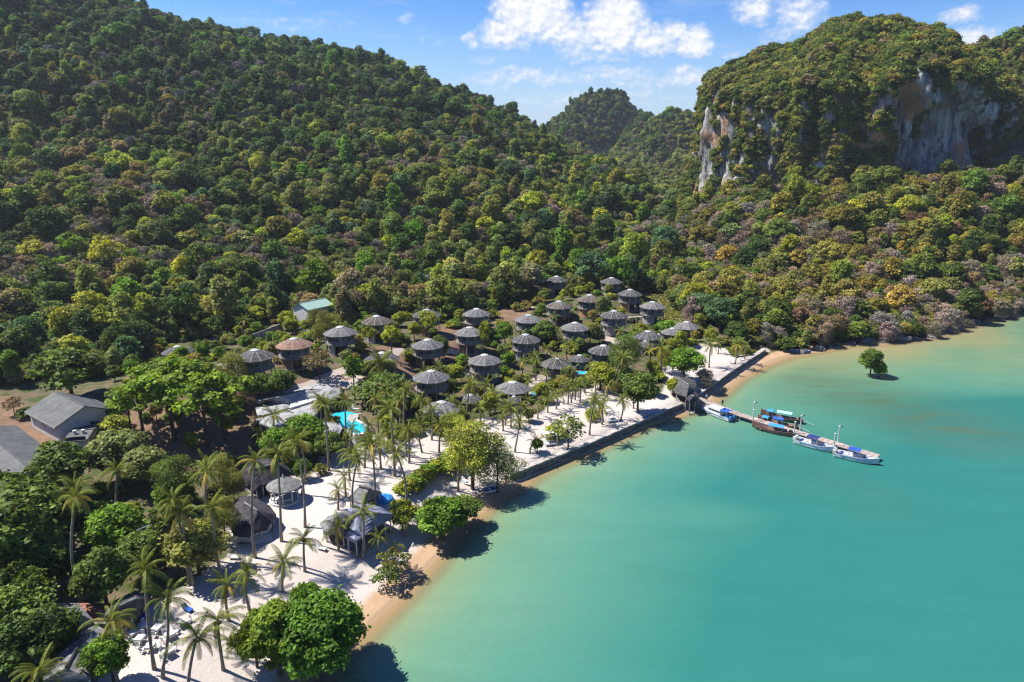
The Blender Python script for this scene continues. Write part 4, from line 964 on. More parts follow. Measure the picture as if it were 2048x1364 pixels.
RAIL = MB(); RAIL.lathe([(3.70, 3.95), (3.70, 4.02), (3.64, 4.02), (3.64, 3.95), (3.70, 3.95)], 10, R(-40), R(60)); RAIL.lathe([(3.69, 3.5), (3.69, 3.54), (3.65, 3.54), (3.65, 3.5), (3.69, 3.5)], 10, R(-40), R(60))
for a in range(-40, 61, 10): RAIL.tube([(3.67 * math.cos(R(a)), 3.67 * math.sin(R(a)), 3.0), (3.67 * math.cos(R(a)), 3.67 * math.sin(R(a)), 3.98)], .03, 4)
RAIL = RAIL.mesh('railing', M_POST)
LWALL = arc_wall(3.1, -.5, 2.65, 0, 360, 24).mesh('wall', M_WALLG)
LDOOR = arc_wall(3.14, .1, 2.2, -16, 16, 4, .06).mesh('door', M_GLASS)
def add_roof(root, kind, z, sc=1.0):
    for k in range(12):
        o = obj('roof_panel', PANEL[kind], root); o.location = (0, 0, z); o.rotation_euler = (0, 0, k * math.pi / 6 + math.pi / 12); o.scale = (sc, sc, sc)
        o = obj('roof_rib', RIB, root); o.location = (0, 0, z); o.rotation_euler = (0, 0, k * math.pi / 6); o.scale = (sc, sc, sc)
    for nm, me in (('roof_cap', CAP), ('roof_lining', LINING)):
        o = obj(nm, me, root); o.location = (0, 0, z); o.scale = (sc, sc, sc)
def tower_hut(p, label, roofk='grey', low='grey', rz=0.0):
    root = thing('round_tower_hut', p, label, 'hut', 'round thatched huts', rz)
    add_roof(root, roofk, 5.3)
    for nm, me in (('upper_wall', UP_WALL), ('floor_band', UP_BAND), ('shade_core', CORE), ('floor_deck', DECK), ('ground_deck', DECK0)): obj(nm, me, root)
    for a in (-90, -20, 55, 200):
        o = obj('window', WIN, root); o.rotation_euler = (0, 0, R(a)); f = obj('window_frame', WFR, o)
    o = obj('lower_wall', LOW_WALL[low], root); o.rotation_euler = (0, 0, R(150))
    o = obj('railing', RAIL, root); o.rotation_euler = (0, 0, R(-62))
    for k in range(10): o = obj('post', POST, root); o.rotation_euler = (0, 0, k * math.pi / 5 + .2)
    return root
def low_hut(p, label, sc=1.0, small=False, roofk=None):
    root = thing('low_round_hut' if not small else 'round_annex', p, label, 'hut' if not small else 'annex', 'low round huts' if not small else 'small round annexes', rnd.uniform(0, .5))
    root.scale = (sc, sc, sc if not small else max(sc, .75))
    add_roof(root, roofk or rnd.choice(['grey', 'silver', 'grey']), 2.7)
    obj('wall', LWALL, root)
    for a in (-100, -40, 180): o = obj('door', LDOOR, root); o.rotation_euler = (0, 0, R(a))
    for k in range(8): o = obj('post', POSTL, root); o.rotation_euler = (0, 0, k * math.pi / 4)
    return root
HL = ['grey round hut with tall posts, leftmost of the stilted tower huts', 'round tower hut with reddish brown roof', 'grey round tower hut just behind and right of the brown-roofed hut', 'round tower hut half hidden behind light green trees, second behind the brown-roofed hut',
      'low round hut behind the big feathery date palm', 'round tower hut with timber base at the forest edge, behind a light green tree', 'round tower hut with patchy roof, right beside the forest, above the leafy sapling hut',
      'grey round tower hut with a leafy sapling in front of its roof', 'round tower hut with pale speckled roof edge, left of the sapling hut', 'round tower hut at the forest edge with palms before it, fourth row from the beach', 'round tower hut with palm fronds in front, in the middle of the resort',
      'round tower hut with a footbridge reaching its left side', 'round tower hut with white patches on its roof, nearest the lobby pool', 'low wide round hut with small annex beside a plunge pool', 'low round hut hidden by palms, nearest the white sand',
      'low round hut among dense palms, centre of the garden', 'grey round tower hut behind the palms, fourth from the forest end of the back row', 'round tower hut with warm orange timber lower wall, largest one in back rows', 'topmost round tower hut, under the dark forest edge',
      'round tower hut with small orange wall panel, beside the lawn', 'round tower hut on tall pale posts, rightmost tower beside the lawn', 'round tower hut with pale grey lower wall, linked by a footbridge to the rightmost tower', 'round tower hut on slim posts, front of the right hand cluster', 'round tower hut half hidden by dark trees at the back',
      'low round hut with white awning, behind the feathery garden tree', 'low round hut farthest right, near the beach grass', 'low round hut mostly hidden behind a garden tree', 'low round hut alone at the far left, behind bright green spreading trees', 'low round hut glimpsed through the bright green spreading trees']
HN = ['the leftmost tower hut', 'the brown-roofed hut', 'the hut behind the brown-roofed hut', 'the second hut behind the brown-roofed hut', 'the hut behind the date palm', 'the timber-based hut', 'the patchy-roofed hut', 'the sapling hut', 'the speckled-roof hut', 'the fourth-row hut', 'the middle hut', 'the footbridge hut', 'the white-patched hut', 'the hut with the plunge pool',
      'the low hut nearest the sand', 'the low hut among the palms', 'the grey back-row hut', 'the orange-walled hut', 'the topmost hut', 'the hut beside the lawn', 'the rightmost tower hut', 'the pale-walled hut', 'the slim-posted hut', 'the half-hidden back hut', 'the white-awning hut', 'the rightmost low hut', 'the hidden low hut', 'the far left low hut', 'the glimpsed low hut']
HUT_POS = []
def on_lift(px, py, lift):
    """plan point where the line of sight passes the given height above the land"""
    d = px_dir(px, py); ts = np.arange(80, 420, .25); X_, Y_, Z_ = d[0] * ts, d[1] * ts, CAM_H + d[2] * ts; k = np.argmax(Z_ <= ground(X_, Y_) + lift); return X_[k], Y_[k]
for i, ((px, py, wd, kd_), (x, y, z)) in enumerate(zip(HUTS, hut_ctrl)):
    x, y = on_lift(px, py, ROOF_MID[kd_]); z = gz(x, y)
    if kd_ == 'T': tower_hut((x, y, z), HL[i], 'brown' if i == 1 else {12: 'patch', 8: 'patch', 6: 'patch', 2: 'silver', 11: 'silver', 7: 'silver', 20: 'silver', 17: 'tan', 3: 'tan', 16: 'tan', 22: 'silver', 9: 'silver'}.get(i, 'grey'), {17: 'orange', 19: 'orange', 1: 'brown', 5: 'orange', 7: 'brown', 8: 'brown', 6: 'brown'}.get(i, 'grey'), rnd.uniform(-.25, .25))
    else: low_hut((x, y, z), HL[i])
    HUT_POS.append((x, y)); lm(HN[i], (x, y))
for (px, py, wd, lab) in [(1028, 798, 33, 'small round annex in front of the hut with the plunge pool'), (940, 795, 47, 'small round annex roof between the white-patched hut and the plunge pool hut'), (1159, 715, 42, 'small round annex roof beside the low hut among the palms'),
                          (1291, 686, 36, 'small round annex in front of the white-awning hut'), (1345, 663, 46, 'small round annex left of the rightmost low hut')]:
    p = on_lift(px, py, 2.6); sc = wd * (p[1] * .963 + 14) / FPX / HUT_D; low_hut((p[0], p[1], gz(*p)), lab, sc, True); HUT_POS.append(tuple(p))
# white awnings and footbridges between huts
for (px, py, lab) in [(1310, 678, 'white awning beside the low hut behind the garden tree'), (1372, 664, 'white awning in front of the rightmost low hut'), (1028, 784, 'white awning under the low hut with the plunge pool'), (1155, 726, 'white awning beside the annex among the palms')]:
    p = on_ground(px, py + 6); r_ = thing('awning', p, lab, 'awning', 'white awnings'); MB().box((0, 0, 2.15), (2.6, 1.6, .08), .1, .08).build('cover', M_WHITE, r_)
    for sx in (-1.1, 1.1):
        for sy in (-.6, .6): MB().tube([(sx, sy, -.3), (sx, sy, 2.1)], .04, 5).build('pole', M_STEEL, r_)
def bridge(a, b, z, lab):
    a, b = on_z(*a, z), on_z(*b, z); c = (a + b) / 2; d = b - a; L = np.linalg.norm(d[:2]); rz = math.atan2(d[1], d[0]); g = gz(c[0], c[1])
    r_ = thing('footbridge', (c[0], c[1], g), lab, 'footbridge', 'footbridges between huts', rz); n = int(L / .7)
    for k in range(n): MB().box((-L / 2 + (k + .5) * L / n, 0, z - g), (L / n - .05, 1.2, .1)).build('plank', M_CONC, r_)
    for s_ in (-.6, .6): MB().box((0, s_, z - g + .9), (L, .06, .06)).build('handrail', M_POST, r_)
    for k in range(4):
        for s_ in (-.5, .5): MB().tube([(-L / 2 + L * k / 3, s_, -1), (-L / 2 + L * k / 3, s_, z - g + .9)], .06, 5).build('post', M_POST, r_)
bridge((893, 752), (938, 748), 5.2, 'pale footbridge between the white-patched hut and its right neighbour'); bridge((1253, 635), (1284, 633), 7.6, 'pale footbridge running to the rightmost tower hut')

# ---- gabled houses on the left
def gable(name, rA, rB, eave, zr, ze, label, cat, roof_a, roof_b, wall_m, over=.5, vents=0, wall=True, fascia=None, group=None):
    """ridge from rA to rB (photo points on height zr), one eave corner beside rA"""
    A, B, E = on_z(*rA, zr), on_z(*rB, zr), on_z(*eave, ze); u = (B - A) / np.linalg.norm(B - A); wv_ = (E - A) * [1, 1, 0]; wv_ = wv_ - u * (wv_ @ u)
    c = (A + B) / 2; g = gz(c[0], c[1]); root = thing(name, (c[0], c[1], g), label, cat, group); o3 = np.array([c[0], c[1], g]); ze_ = np.array([0, 0, ze - zr])
    for nm, s_, mt in (('roof_slope', 1, roof_a), ('roof_slope', -1, roof_b)):
        n_ = 7; mb = MB(); w2 = wv_ * s_
        q = [A, B, B + w2 + ze_, A + w2 + ze_]; q = [p - o3 for p in q]; dn = np.array([0, 0, -.16])
        mb.add([*q, *[p + dn for p in q]], [(0, 1, 2, 3), (7, 6, 5, 4), (0, 4, 5, 1), (1, 5, 6, 2), (2, 6, 7, 3), (3, 7, 4, 0)]); mb.build(nm, mt, root)
        if fascia: f0, f1 = q[3], q[2]; mb = MB(); n0 = wv_ / np.linalg.norm(wv_) * s_ * .06; mb.add([f0 + n0, f1 + n0, f1 + n0 + [0, 0, -.32], f0 + n0 + [0, 0, -.32], f0, f1, f1 + [0, 0, -.32], f0 + [0, 0, -.32]], [(0, 1, 2, 3), (4, 7, 6, 5), (0, 4, 5, 1), (3, 2, 6, 7), (0, 3, 7, 4), (1, 5, 6, 2)]); mb.build('fascia', fascia, root)
    MB().tube([A - o3 + [0, 0, .05], B - o3 + [0, 0, .05]], .12, 5).build('ridge_cap', roof_a, root)
    if wall:
        k = 1 - over / np.linalg.norm(wv_); a2, b2 = A + u * over, B - u * over; zt = ze - g + .0
        pl = [a2 + wv_ * k, b2 + wv_ * k, b2 - wv_ * k, a2 - wv_ * k]; pl = [p - o3 for p in pl]; mb = MB(); mb.prism(pl, -1.0, zt - .1)
        for e in (a2, b2): e = e - o3; mb.add([e + wv_ * k + [0, 0, zt - .1 - e[2]], e - wv_ * k + [0, 0, zt - .1 - e[2]], e + [0, 0, -.22]], [(0, 1, 2)])
        mb.build('wall', wall_m, root)
        for j in range(3):
            f = (j + .5) / 3
            for s_ in (1, -1):
                p = a2 + (b2 - a2) * f + wv_ * k * s_ - o3; MB().box((p[0], p[1], 1.7), (1.3, .1, 1.0), math.atan2(u[1], u[0])).build('window', M_GLASS, root)
    for j in range(vents):
        p = A + (B - A) * (.35 + .35 * j) + wv_ * .3 + ze_ * .3 - o3; MB().lathe([(.02, .75), (.34, .68), (.36, .5), (.22, .45), (.22, -.2)], 10, c=tuple(p)).build('vent', M_WHITE, root)
    lm('the ' + label.split(',')[0] if False else 'the ' + cat, (c[0], c[1])) if False else None
    return root, c
r_, c_ = gable('white_walled_house', (170, 812), (108, 783), (103, 852), 10.2, 7.6, 'white walled house with dark grey gable roof at the left edge', 'house', M_ROOFG, M_ROOF_SHADED, M_WHITE, .6, fascia=M_CONC); lm('the white walled house', c_)  # right slope's shade is put into its darker roofing
r_, c_ = gable('flat_roofed_annex', (188, 858), (140, 862), (176, 880), 6.4, 5.9, 'low grey roofed annex with two white vents below the white house', 'house', M_ROOFG, M_ROOFG, M_WHITE, .4, vents=2); lm('the vented annex', c_)
r_, c_ = gable('long_dark_house', (57, 936), (-45, 850), (95, 898), 8.6, 6.6, 'long house with grey roof, its shaded slope coloured darker, cut by the left edge', 'house', M_ROOF_SHADED, M_ROOFG, M_WHITE, .5); lm('the long grey-roofed house', c_)  # slope facing away from the sun is coloured darker than the lit one
r_, c_ = gable('green_roofed_house', (598, 607), (650, 596), (606, 623), 12.6, 11.0, 'small house with pale green sheet roof at the forest edge', 'house', M_ROOFGR, M_ROOFG, M_WHITE, .4); lm('the green-roofed house', c_)
r_, c_ = gable('thatched_shed', (273, 1062), (346, 1032), (284, 1080), 7.4, 5.8, 'small pale thatched shed under the trees, left of the terrace hall', 'shed', M_THATCH_L, M_THATCH, M_WALLB, .3); lm('the thatched shed', c_)
r_, c_ = gable('small_grey_shed', (97, 992), (126, 985), (103, 1014), 6.8, 5.6, 'tiny grey roofed shed among dark trees at the left', 'shed', M_THATCH_L, M_THATCH, M_WALLB, .3); lm('the tiny grey shed', c_)
# retaining wall by the forest
pw0, pw1 = on_ground(495, 688), on_ground(566, 660); r_ = thing('retaining_wall', pw0, 'long grey concrete wall at the forest edge, left of the brown-roofed hut', 'wall'); d_ = pw1 - pw0; n_ = 6
for k in range(n_):
    q = d_ * (k + .5) / n_; MB().box((q[0], q[1], q[2] + .9), (np.linalg.norm(d_[:2]) / n_ - .06, .25, 2.8), math.atan2(d_[1], d_[0])).build('wall_panel', M_CONC if k != 2 else M_WALLL, r_)

# ---- lobby with its swept roofs
z_l = 8.0; cz = lambda pts: crop(pts, 490, 760, 9.743)
cen = on_z(590, 815, 3.0); root = thing('lobby_hall', (cen[0], cen[1], 3.0), 'big low lobby hall with swept grey shingle roofs beside the pool', 'hall'); lm('the lobby hall', cen); org = (cen[0], cen[1], 3.0)
roof('upper_roof', zpts(cz([(160, 460), (230, 370), (430, 310), (600, 290), (850, 230), (1050, 150), (1300, 70), (1500, 45), (1700, 80), (1850, 180), (1870, 250), (1800, 330), (1650, 370), (1400, 350), (1150, 372), (900, 440), (640, 430), (430, 400), (300, 440)]), 7.4), zpts(cz([(300, 400), (800, 300), (1300, 170), (1650, 190)]), 8.6), M_LOBBY, root, org=org, step=1.0, wob=.12)
roof('left_roof', zpts(cz([(200, 540), (430, 412), (640, 440), (880, 470), (860, 535), (450, 675), (240, 690)]), 6.9), zpts(cz([(350, 560), (750, 490)]), 7.3), M_LOBBY, root, org=org, step=1.0)
MB().prism([p[:2] - np.array(org[:2]) for p in zpts(cz([(860, 545), (900, 425), (1400, 330), (1390, 390)]), 7.3)], 3.9, 4.3).build('white_deck', M_WHITE, root)
roof('wing_roof', zpts(cz([(205, 770), (450, 695), (880, 555), (1390, 390), (1420, 640), (1300, 720), (900, 810), (720, 900), (570, 945), (300, 840)]), 6.6), zpts(cz([(400, 780), (800, 680), (1300, 540)]), 7.2), M_LOBBY, root, org=org, step=1.0, wob=.1)
roof('pool_roof', zpts(cz([(1460, 790), (1650, 765), (1850, 860), (1895, 940), (1830, 1060), (1720, 1085), (1500, 985)]), 6.0), zpts(cz([(1620, 860), (1720, 960)]), 6.9), M_LOBBY, root, org=org, step=.8, wob=.1)
MB().prism([p[:2] - np.array(org[:2]) for p in zpts(cz([(300, 760), (900, 560), (1380, 420), (1380, 600), (900, 760), (580, 880)]), 6.6)], -1, 3.45).build('wall', M_WALLB, root)
MB().prism([p[:2] - np.array(org[:2]) for p in zpts(cz([(280, 460), (850, 330), (1500, 120), (1780, 200), (1700, 330), (900, 430), (430, 420)]), 7.2)], -1, 4.0).build('upper_wall', M_WALLG, root)
for a in [(300, 850), (430, 890), (560, 930), (220, 790), (1380, 620), (900, 790)]:
    p = on_z(*cz([a])[0], 6.4) - np.array(org); MB().box((p[0], p[1], 1.6), (.45, .45, 3.6)).build('pillar', M_CONC, root)
for a in [(1520, 960), (1700, 1050), (1820, 1010), (1850, 900)]:
    p = on_z(*cz([a])[0], 5.8) - np.array(org); MB().tube([(p[0], p[1], -1), (p[0], p[1], 2.8)], .16, 6).build('pillar', M_CONC, root)

# ---- swimming pool
pcz = lambda pts: crop(pts, 620, 770, 11.37)
POOL_Z = 4.5
root = thing('swimming_pool', on_z(695, 848, 2.9), 'turquoise swimming pool with white rim beside the lobby hall', 'pool'); o3 = np.array(root.location); lm('the swimming pool', o3)
wpoly = zpts(pcz([(440, 730), (560, 640), (800, 560), (960, 600), (1150, 640), (1050, 700), (1060, 800), (1345, 960), (1230, 1075), (1040, 1145), (740, 985)]), POOL_Z)
MB().prism([p[:2] - o3[:2] for p in wpoly], -2.2, POOL_Z - o3[2] - .02).build('water', M_POOL, root)
def strip(mb, pts, wd, z0, z1):
    for a, b in zip(pts[:-1], pts[1:]):
        d = b - a; L = np.linalg.norm(d[:2]); c = (a + b) / 2; mb.box((c[0], c[1], (z0 + z1) / 2), (L + wd * .9, wd, z1 - z0), math.atan2(d[1], d[0]))
mb = MB(); strip(mb, [p - o3 for p in zpts(pcz([(740, 985), (1040, 1150), (1235, 1085)]), POOL_Z)], .7, -2.6, POOL_Z - o3[2] + .07); mb.build('rim', M_WHITE, root)
mb = MB(); strip(mb, [p - o3 for p in zpts(pcz([(1060, 800), (1350, 965)]), POOL_Z)], .6, -2.2, POOL_Z - o3[2] + .10); mb.build('rim', M_WHITE, root)
mb = MB(); strip(mb, [p - o3 for p in zpts(pcz([(810, 430), (1245, 405), (1180, 640), (1050, 690)]), POOL_Z)], .3, -1.8, POOL_Z - o3[2] + .12); mb.build('rim', M_WHITE, root)
MB().prism([p[:2] - o3[:2] for p in zpts(pcz([(845, 800), (880, 670), (1060, 660), (1110, 700), (1060, 810), (950, 860)]), POOL_Z)], -1.5, POOL_Z - o3[2] + .05).build('platform', M_CONC, root)
MB().prism([p[:2] - o3[:2] for p in zpts(pcz([(800, 440), (1240, 415), (1170, 600), (960, 600), (800, 560)]), POOL_Z)], -1.5, POOL_Z - o3[2] + .045).build('terrace', M_ROOFGR, root)
LBED = MB().box((0, 0, .32), (1.25, .62, .09)).mesh('bed', M_WHITE); LBACK = MB().box((-.78, 0, .5), (.66, .62, .08), ry=.55).mesh('backrest', M_WHITE); LLEG = MB().box((0, 0, .13), (.06, .06, .34)).mesh('leg', M_STEEL)
def lounger(p, rz, desc, blue=None):
    r_ = thing('sun_lounger', p, None, 'sun lounger', 'sun loungers', rz)
    obj('bed', LBED if not blue else blue[0], r_); obj('backrest', LBACK if not blue else blue[1], r_)
    for sx in (-.5, .55):
        for sy in (-.26, .26): o = obj('leg', LLEG, r_); o.location = (sx, sy, 0)
    PEND.append((r_, desc, p[0], p[1])); return r_
for k in range(5):
    a = on_z(*pcz([(1090 - k * 14 + 20, 440 + k * 33)])[0], POOL_Z + .08); lounger(a, R(8), 'white sun lounger on the pool terrace')
root = thing('plunge_pool', on_z(742, 846, 2.6), 'small pale blue plunge basin right of the main pool', 'pool'); o3 = np.array(root.location)
MB().prism([p[:2] - o3[:2] for p in zpts(pcz([(1330, 790), (1500, 720), (1520, 830), (1440, 880), (1340, 870)]), 2.9)], -1, .3).build('water', M_POOL, root); mb = MB(); strip(mb, [p - o3 for p in zpts(pcz([(1330, 790), (1500, 715), (1525, 840), (1440, 890), (1330, 875), (1330, 790)]), 2.9)], .35, -1, .38); mb.build('rim', M_CONC, root)
for (px, py, lab, nm) in [(1078, 790, 'small villa plunge pool right of the low hut near the sand', 'the right-hand plunge pool'), (1421, 677, 'small villa plunge pool beside the rightmost low hut', 'the beach-end plunge pool'), (1160, 748, 'small villa plunge pool hidden among the palms', 'the hidden plunge pool')]:
    p = on_ground(px, py); r_ = thing('villa_pool', p, lab, 'pool', 'villa plunge pools', .2); lm(nm, p)
    MB().box((0, 0, .05), (3.4, 2.2, .5)).build('water', M_POOL, r_); mb = MB()
    for (cx, cy2, dx, dy) in [(0, 1.28, 4.1, .35), (0, -1.28, 4.1, .35), (1.88, 0, .35, 2.2), (-1.88, 0, .35, 2.2)]: mb.box((cx, cy2, .1), (dx, dy, .6))
    mb.build('rim', M_CONC, r_); HUT_POS.append((p[0], p[1]))

# ---- thatched beach buildings
tz = lambda pts: crop(pts, 430, 900, 6.82)
def open_hall(name, outline, ridge, ze, zr, label, cat, mat, nposts, post_m=M_WHITE, floor=None, wall=None, curve=1.0, cm='', inset=.86, step=1.2):
    O = zpts(outline, ze); Rg = zpts(ridge, zr); c = sum(O) / len(O); g = gz(c[0], c[1]); root = thing(name, (c[0], c[1], g), label, cat); o3 = np.array([c[0], c[1], g]); lm(cm, c)
    roof('roof', O, Rg, mat, root, org=o3, curve=curve, step=step); ins = [(p - c) * inset + c for p in O]
    mbr = MB(); mbr.tube([p - o3 + [0, 0, .08] for p in Rg], .16, 5); mbr.build('ridge_cap', M_THATCH_L if mat is not M_THATCH_L else M_THATCH, root)
    for p in resample(ins, sum(np.linalg.norm(ins[i] - ins[i - 1]) for i in range(len(ins))) / nposts)[:nposts + 4]:
        q = p - o3; gg = gz(p[0], p[1]) - g; MB().tube([(q[0], q[1], gg - .4), (q[0], q[1], ze - g - .1)], .1, 6).build('post', post_m, root)
    MB().prism([((p - c) * .9)[:2] for p in O], -.6, .12).build('floor', floor or M_DECKW, root)
    if wall: MB().prism([((p - c) * .55)[:2] for p in O], 0, ze - g - .3).build('wall', wall, root)
    HUT_POS.append((c[0], c[1])); return root, o3
open_hall('thatched_restaurant', tz([(440, 440), (300, 330), (430, 200), (560, 110), (700, 105), (860, 160), (1000, 230), (1060, 315), (880, 415), (740, 455), (640, 480), (540, 550)]), tz([(480, 270), (860, 190)]), 4.9, 7.0, 'dark thatched open restaurant behind the round white gazebo', 'restaurant', M_THATCH_D, 14, cm='the thatched restaurant')
rt, o3 = open_hall('terrace_hall', tz([(350, 625), (480, 620), (600, 680), (750, 760), (835, 880), (770, 980), (640, 1075), (480, 1150), (250, 1150), (190, 1000), (240, 790)]), tz([(400, 720), (580, 830)]), 4.5, 6.6, 'dark thatched terrace hall with white steps, left of the gazebo', 'hall', M_THATCH_D, 12, wall=M_WALLG, cm='the terrace hall')
mb = MB(); pts = [p - o3 for p in zpts(tz([(180, 1240), (470, 1260), (520, 1215), (700, 1160), (760, 1060)]), 2.5)]; strip(mb, pts, .35, -1, .9); mb.build('parapet', M_WHITE, rt)
for k in range(4): a = on_z(*tz([(610 + 6 * k, 1200 + 16 * k)])[0], 2.6) - o3; MB().box((a[0], a[1], .35 - .16 * k), (3.2, .5, .3), .35).build('step', M_WHITE, rt)
p = on_z(571, 1003, 2.2); g = gz(p[0], p[1]); root = thing('round_gazebo', (p[0], p[1], g), 'round white gazebo with pale conical thatch roof on the sand', 'gazebo'); lm('the round gazebo', p)
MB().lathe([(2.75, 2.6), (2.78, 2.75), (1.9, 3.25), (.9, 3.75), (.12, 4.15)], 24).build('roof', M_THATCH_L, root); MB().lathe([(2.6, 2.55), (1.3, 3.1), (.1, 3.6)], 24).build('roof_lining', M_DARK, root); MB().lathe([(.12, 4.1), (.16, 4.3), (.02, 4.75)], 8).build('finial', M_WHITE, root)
MB().lathe([(2.5, -.4), (2.5, .35), (.02, .35)], 24).build('base', M_WHITE, root)
for k in range(9): a = k * 2 * math.pi / 9; MB().tube([(2.15 * math.cos(a), 2.15 * math.sin(a), .3), (2.15 * math.cos(a), 2.15 * math.sin(a), 2.7)], .1, 8).build('column', M_WHITE, root)
for k in range(8): MB().lathe([(2.2, .95), (2.2, 1.05), (2.1, 1.05), (2.1, .95), (2.2, .95)], 3, k * 2 * math.pi / 9, (k + 1) * 2 * math.pi / 9).build('handrail', M_WHITE, root)
HUT_POS.append((p[0], p[1]))
bz = lambda pts: crop(pts, 640, 940, 8.02)
open_hall('beach_bar', bz([(440, 455), (690, 545), (760, 495), (990, 348), (860, 275), (760, 240), (600, 285)]), bz([(630, 262), (825, 312)]), 4.3, 6.2, 'square thatched beach bar among the palms, just behind the big pavilion', 'beach bar', M_THATCH_L, 6, cm='the beach bar', step=3)
open_hall('beach_pavilion', bz([(0, 850), (130, 745), (400, 640), (470, 680), (620, 880), (520, 950), (380, 1050), (60, 985)]), bz([(260, 770), (480, 880)]), 4.4, 6.4, 'pale thatched half of the big beach pavilion', 'pavilion', M_THATCH_L, 6, cm='the beach pavilion', step=3)
open_hall('membrane_pavilion', bz([(440, 640), (540, 550), (780, 545), (985, 600), (1190, 712), (1090, 790), (910, 890), (700, 1055), (550, 1150), (395, 1062), (520, 955), (630, 880)]), bz([(600, 720), (960, 690)]), 4.6, 6.3, 'violet grey sheet roofed beach pavilion on white posts', 'pavilion', M_BLUER, 8, cm='the violet-grey pavilion', step=3)
open_hall('beach_hut', [(843, 1006), (858, 991), (880, 990), (900, 1000), (885, 1014), (862, 1018)], [(862, 999), (882, 999)], 4.0, 5.4, 'small pale thatched beach hut behind the leafy shore tree', 'beach hut', M_THATCH_L, 4, cm='the small beach hut', step=2)
lz = lambda pts: crop(pts, 0, 1180, 7.41)
open_hall('grey_roofed_hall', lz([(300, 420), (420, 320), (640, 210), (1150, 190), (1390, 450), (1050, 640), (700, 780), (420, 760)]), lz([(620, 430), (1180, 360)]), 5.6, 6.8, 'large grey shingle roof with brick red edging in the bottom left corner', 'hall', M_THATCH_L, 8, wall=M_WALLG, cm='the corner hall')
open_hall('pale_roofed_hall', lz([(1400, 500), (1650, 640), (1450, 1000), (1330, 1300), (640, 1340), (700, 1000), (1000, 720)]), lz([(1300, 620), (980, 1150)]), 5.0, 6.1, 'pale grey roof dappled by tree shade at the bottom left edge', 'hall', M_THATCH_L, 8, wall=M_WALLG, cm='the dappled-roof hall')
open_hall('sand_bar', [(206, 1236), (222, 1204), (272, 1180), (300, 1198), (264, 1230), (240, 1246)], [(232, 1216), (272, 1198)], 4.6, 6.2, 'dark thatched roof with curved eave beside the dining tables', 'hall', M_THATCH, 6, wall=M_WALLB, cm='the curved-eave hall')
# tiled terrace edging between the two corner roofs
p0 = on_z(178, 1215, 4.4); r_ = thing('tiled_terrace', (p0[0], p0[1], gz(p0[0], p0[1])), 'red tiled terrace with white edging beside the corner hall', 'terrace'); o3 = np.array(r_.location)
for k in range(5):
    for j in range(3):
        MB().box((-2.2 + k * 1.1, -1 + j * 1.1, 1.2), (1.04, 1.04, .2)).build('tile', M_TILE, r_)
MB().box((0, 0, .4), (5.9, 3.7, 1.4)).build('base', M_CONC, r_)

# ---- jetty gatehouse, sea wall, pier
gzz = lambda pts: crop(pts, 1300, 620, 6.4)
open_hall('jetty_gatehouse', gzz([(230, 940), (300, 855), (370, 838), (470, 865), (570, 895), (600, 960), (540, 1050), (470, 1110), (330, 1060)]), gzz([(360, 880), (500, 960)]), 3.9, 6.0, 'dark thatched gatehouse at the landward end of the pier', 'gatehouse', M_THATCH, 8, cm='the jetty gatehouse')
open_hall('jetty_canopy', gzz([(450, 1060), (560, 1040), (640, 1090), (590, 1150), (510, 1165), (450, 1120)]), gzz([(530, 1095), (560, 1105)]), 3.5, 4.4, 'small dark pointed canopy where the pier meets the sea wall', 'canopy', M_THATCH_D, 6, M_POST, cm='the jetty canopy')
sw = thing('sea_wall', (*SW[0], 0), 'long dark stone sea wall with pale coping along the beach', 'sea wall'); o3 = np.array([SW[0][0], SW[0][1], 0]); lm('the sea wall end', SW[0])
cum = resample([np.array([*p, 0.]) for p in SW], 1.9, closed=False)
for i in range(len(cum) - 1):
    a, b = cum[i], cum[i + 1]; d = b - a; L = np.linalg.norm(d); rz = math.atan2(d[1], d[0]); nrm = np.array([-d[1], d[0], 0]) / L; c = (a + b) / 2 - o3
    q = c + nrm * rnd.uniform(.55, .68); MB().box((q[0], q[1], 1.60 + rnd.uniform(-.03, .05)), (L - .05, 1.25, .26), rz + rnd.uniform(-.02, .02)).build('coping_stone', M_STONE_T, sw)
    for k, (z0, z1) in enumerate(((-.9, .35), (.38, .92), (.95, 1.47))):
        off = (.5 if k % 2 else 0) * L; q = c + d / L * off + nrm * (.38 + rnd.uniform(-.07, .07) + .02 * k); MB().box((q[0], q[1], (z0 + z1) / 2), (L - .06, .75, z1 - z0 - .04), rz + rnd.uniform(-.03, .03), rx=.06).build('wall_stone', M_STONE, sw)
mb = MB()
for i in range(len(cum) - 1):
    a, b = cum[i], cum[i + 1]; d = b - a; L = np.linalg.norm(d); nrm = np.array([-d[1], d[0], 0]) / L; c = (a + b) / 2 - o3 + nrm * .75; mb.box((c[0], c[1], .2), (L + .1, .6, 2.5), math.atan2(d[1], d[0]))
mb.build('wall_core', M_STONE, sw)
PA, PB = on_z(1392, 797, 1.7), on_z(1757, 913, 1.0); PA[2] = PB[2] = 0; pd = PB - PA; PL = np.linalg.norm(pd); prz = math.atan2(pd[1], pd[0]); pu = pd / PL; pn = np.array([-pu[1], pu[0], 0])
pier = thing('pier', PA, 'long pale plank pier reaching out into the turquoise bay', 'pier', rz=prz); lm('the landward pier end', PA); lm('the seaward pier end', PB)
nsec = int(PL / .95)
for k in range(nsec):
    s = (k + .5) * PL / nsec; zz = 1.95 - .95 * min(1, s / (PL * .28)); MB().box((s, 0, zz), (PL / nsec - .05, 2.0, .12), ry=.95 / (PL * .28) if s < PL * .28 else 0).build('plank', M_PIER, pier)
mb = MB()
